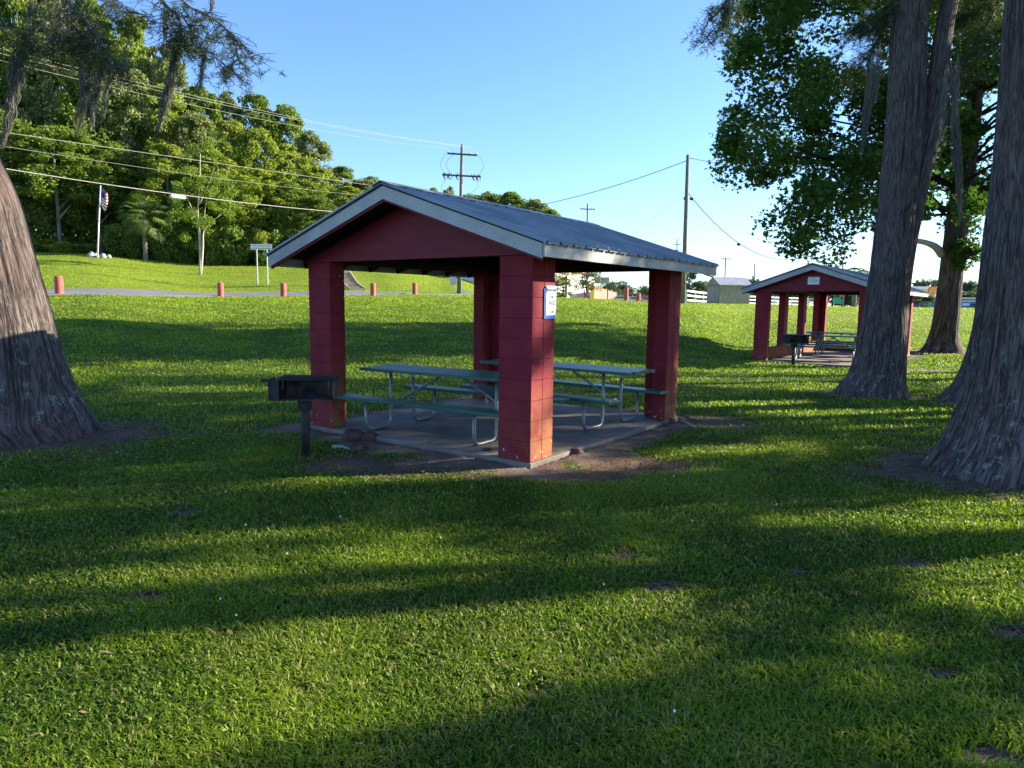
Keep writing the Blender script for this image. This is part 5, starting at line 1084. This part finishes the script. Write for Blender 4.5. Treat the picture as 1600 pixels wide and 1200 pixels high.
g = G(); g.prism([(-.5, 3.3), (8.5, 3.3), (4, 5.4)], L+1, (-.5, 0, 0), (0, 1, 0), (0, 0, 1), (1, 0, 0)); g.build('roof', M['redroof'], t)
for k in range(7):
    x = L*.2+k*L*.11; g = G(); g.box((x, -.02, 1.75), (1.5, .08, 1.2)); wi = g.build('window', M['white'], t); g = G(); g.box((x, -.065, 1.75), (1.3, .02, 1.0)); g.build('pane', M['glass'], wi)
A2, B2 = gd(926, 92), gd(962, 150); t = empty('brick_wall', A2, 'low red brick wall receding behind the small ornamental tree', 'wall'); d = B2-A2; g = G(); g.beam((0, 0, 1.1), d*(1, 1, 0)+(0, 0, 1.1), .3, 2.4, (0, 0, 1)); g.build('wall', M['brick'], t)
for k in range(5): g = G(); q = d*(k/4.); g.box((q[0]-.1, q[1]-.3, 1.3), (.4, .4, 2.8)); g.build('pier', M['white'] if k % 2 else M['yellow'], t)
p = gd(934, 110); t = empty('sign_board', p, 'plain grey-green board sign on posts beyond the small ornamental tree', 'sign'); zt = at(934, 434, 110)[2]-p[2]
g = G(); g.box((0, 0, zt-.4), (3.4, .2, .95)); g.build('panel', simple('grey_green_board', (.20, .24, .22), (.26, .30, .28), 2), t)
for x in (-1.5, 1.5): g = G(); g.box((x, .16, zt/2-.2), (.12, .12, zt-.2)); g.build('post', M['darkmetal'], t)
# filling station
p = gd(1432, 125); t = empty('filling_station_canopy', p, 'filling station canopy with yellow band and shell emblem left of the sycamore trunk', 'canopy'); zt = at(1432, 447, 125)[2]-p[2]
g = G(); g.box((-1, 4, zt-1.0), (10.2, 8, 1.9)); g.build('roof', M['white'], t)
g = G(); g.box((-.6, -.06, zt-.95), (4.6, .06, .8)); g.build('yellow_band', M['yellow'], t)
def shell(cx, cz, r, mat, y, nm):
    pts = [(-.22*r, -r), (.22*r, -r), (.42*r, -.72*r)]+[(r*cos(a)*(1+.06*cos(a*14)), r*.25+r*.95*sin(a)*(1+.05*cos(a*14))) for a in np.linspace(-.35, pi+.35, 26)]+[(-.42*r, -.72*r)]
    g = G(); g.prism(pts, -.05, (cx, y, cz), (1, 0, 0), (0, 0, 1), (0, 1, 0)); g.build(nm, mat, t)
shell(2.6, zt-.95, .80, M['redpanel'], -.02, 'emblem_border'); shell(2.6, zt-.95, .66, M['yellow'], -.09, 'emblem')
g = G()
for k in range(-3, 4): g.beam((2.6+.06*k, -.15, zt-1.45), (2.6+.18*k, -.15, zt-.25-.05*abs(k)), .035, .02, (0, 1, 0))
g.build('emblem_ribs', M['redpanel'], t)
for x in (-4.5, 1.1): g = G(); g.box((x, 1.5, (zt-2)/2), (.7, .6, zt-1.9)); g.build('column', M['white'], t)
g = G(); g.box((-1, 6.5, 1.2), (7, 3, 2.6)); g.build('kiosk', M['white'], t); g = G(); g.box((-1, 4.97, 1.3), (6, .05, 1.4)); g.build('kiosk_window', M['glass'], t)
p = gd(1508, 118); t = empty('low_shop_building', p, 'low flat-roofed building with a bright blue front strip right of the sycamore trunk', 'building')
g = G(); g.box((0, 4, .6), (14, 7, 2.2)); g.build('wall', M['white'], t); g = G(); g.box((0, .44, .75), (13.9, .1, 1.0)); g.build('blue_strip', M['blue'], t); g = G(); g.box((0, 4, 1.85), (15, 8.4, .22)); g.build('roof', M['shedroof'], t); g = G(); g.box((0, 3.8, 1.65), (14.2, 7.4, .16)); g.build('red_trim', M['redpanel'], t)
g = G(); g.box((.3, .36, .8), (1.2, .06, .4)); g.build('white_mark', M['white'], t)
p = gd(1313, 90); t = empty('roadside_stand', p, 'small green and orange roadside display behind the farther shelter', 'stand'); g = G(); g.box((-.4, 0, .9), (1.0, .5, .8)); g.build('green_panel', M['greenp'], t); g = G(); g.box((.1, -.1, 1.9), (.5, .3, 1.6)); g.build('orange_panel', M['brick'], t)
for k, (px, Yd, c, lab) in enumerate(((972, 120, 'white', 'white parked car left of the tall crest bollard'), (990, 125, 'greytank', 'grey parked car between the two crest bollards'), (1012, 130, 'redpanel', 'red parked car left of the right pillar'), (1222, 125, 'white', 'white parked car seen through the farther shelter'), (1242, 128, 'greytank', 'grey parked car seen through the farther shelter'))):
    p = gd(px, Yd); t = empty('parked_car', p, lab, 'car', .15*k); g = G()
    g.prism([(-2.2, .35), (2.2, .35), (2.25, .8), (1.3, .95), (.7, 1.42), (-1.0, 1.45), (-1.7, .98), (-2.2, .9)], 1.7, (0, -.85, 0), (1, 0, 0), (0, 0, 1), (0, 1, 0)); g.build('body', M[c], t, bevel=.05)
    g = G(); g.prism([(1.12, .97), (.64, 1.36), (-.95, 1.38), (-1.5, 1.0)], 1.72, (0, -.86, 0), (1, 0, 0), (0, 0, 1), (0, 1, 0)); g.build('windows', M['glass'], t)
    for x in (-1.35, 1.4):
        for y in (-.86, .66): g = G(); g.tube([(x, y, .34), (x, y+.2, .34)], .34, 16); g.build('wheel', M['darkmetal'], t)
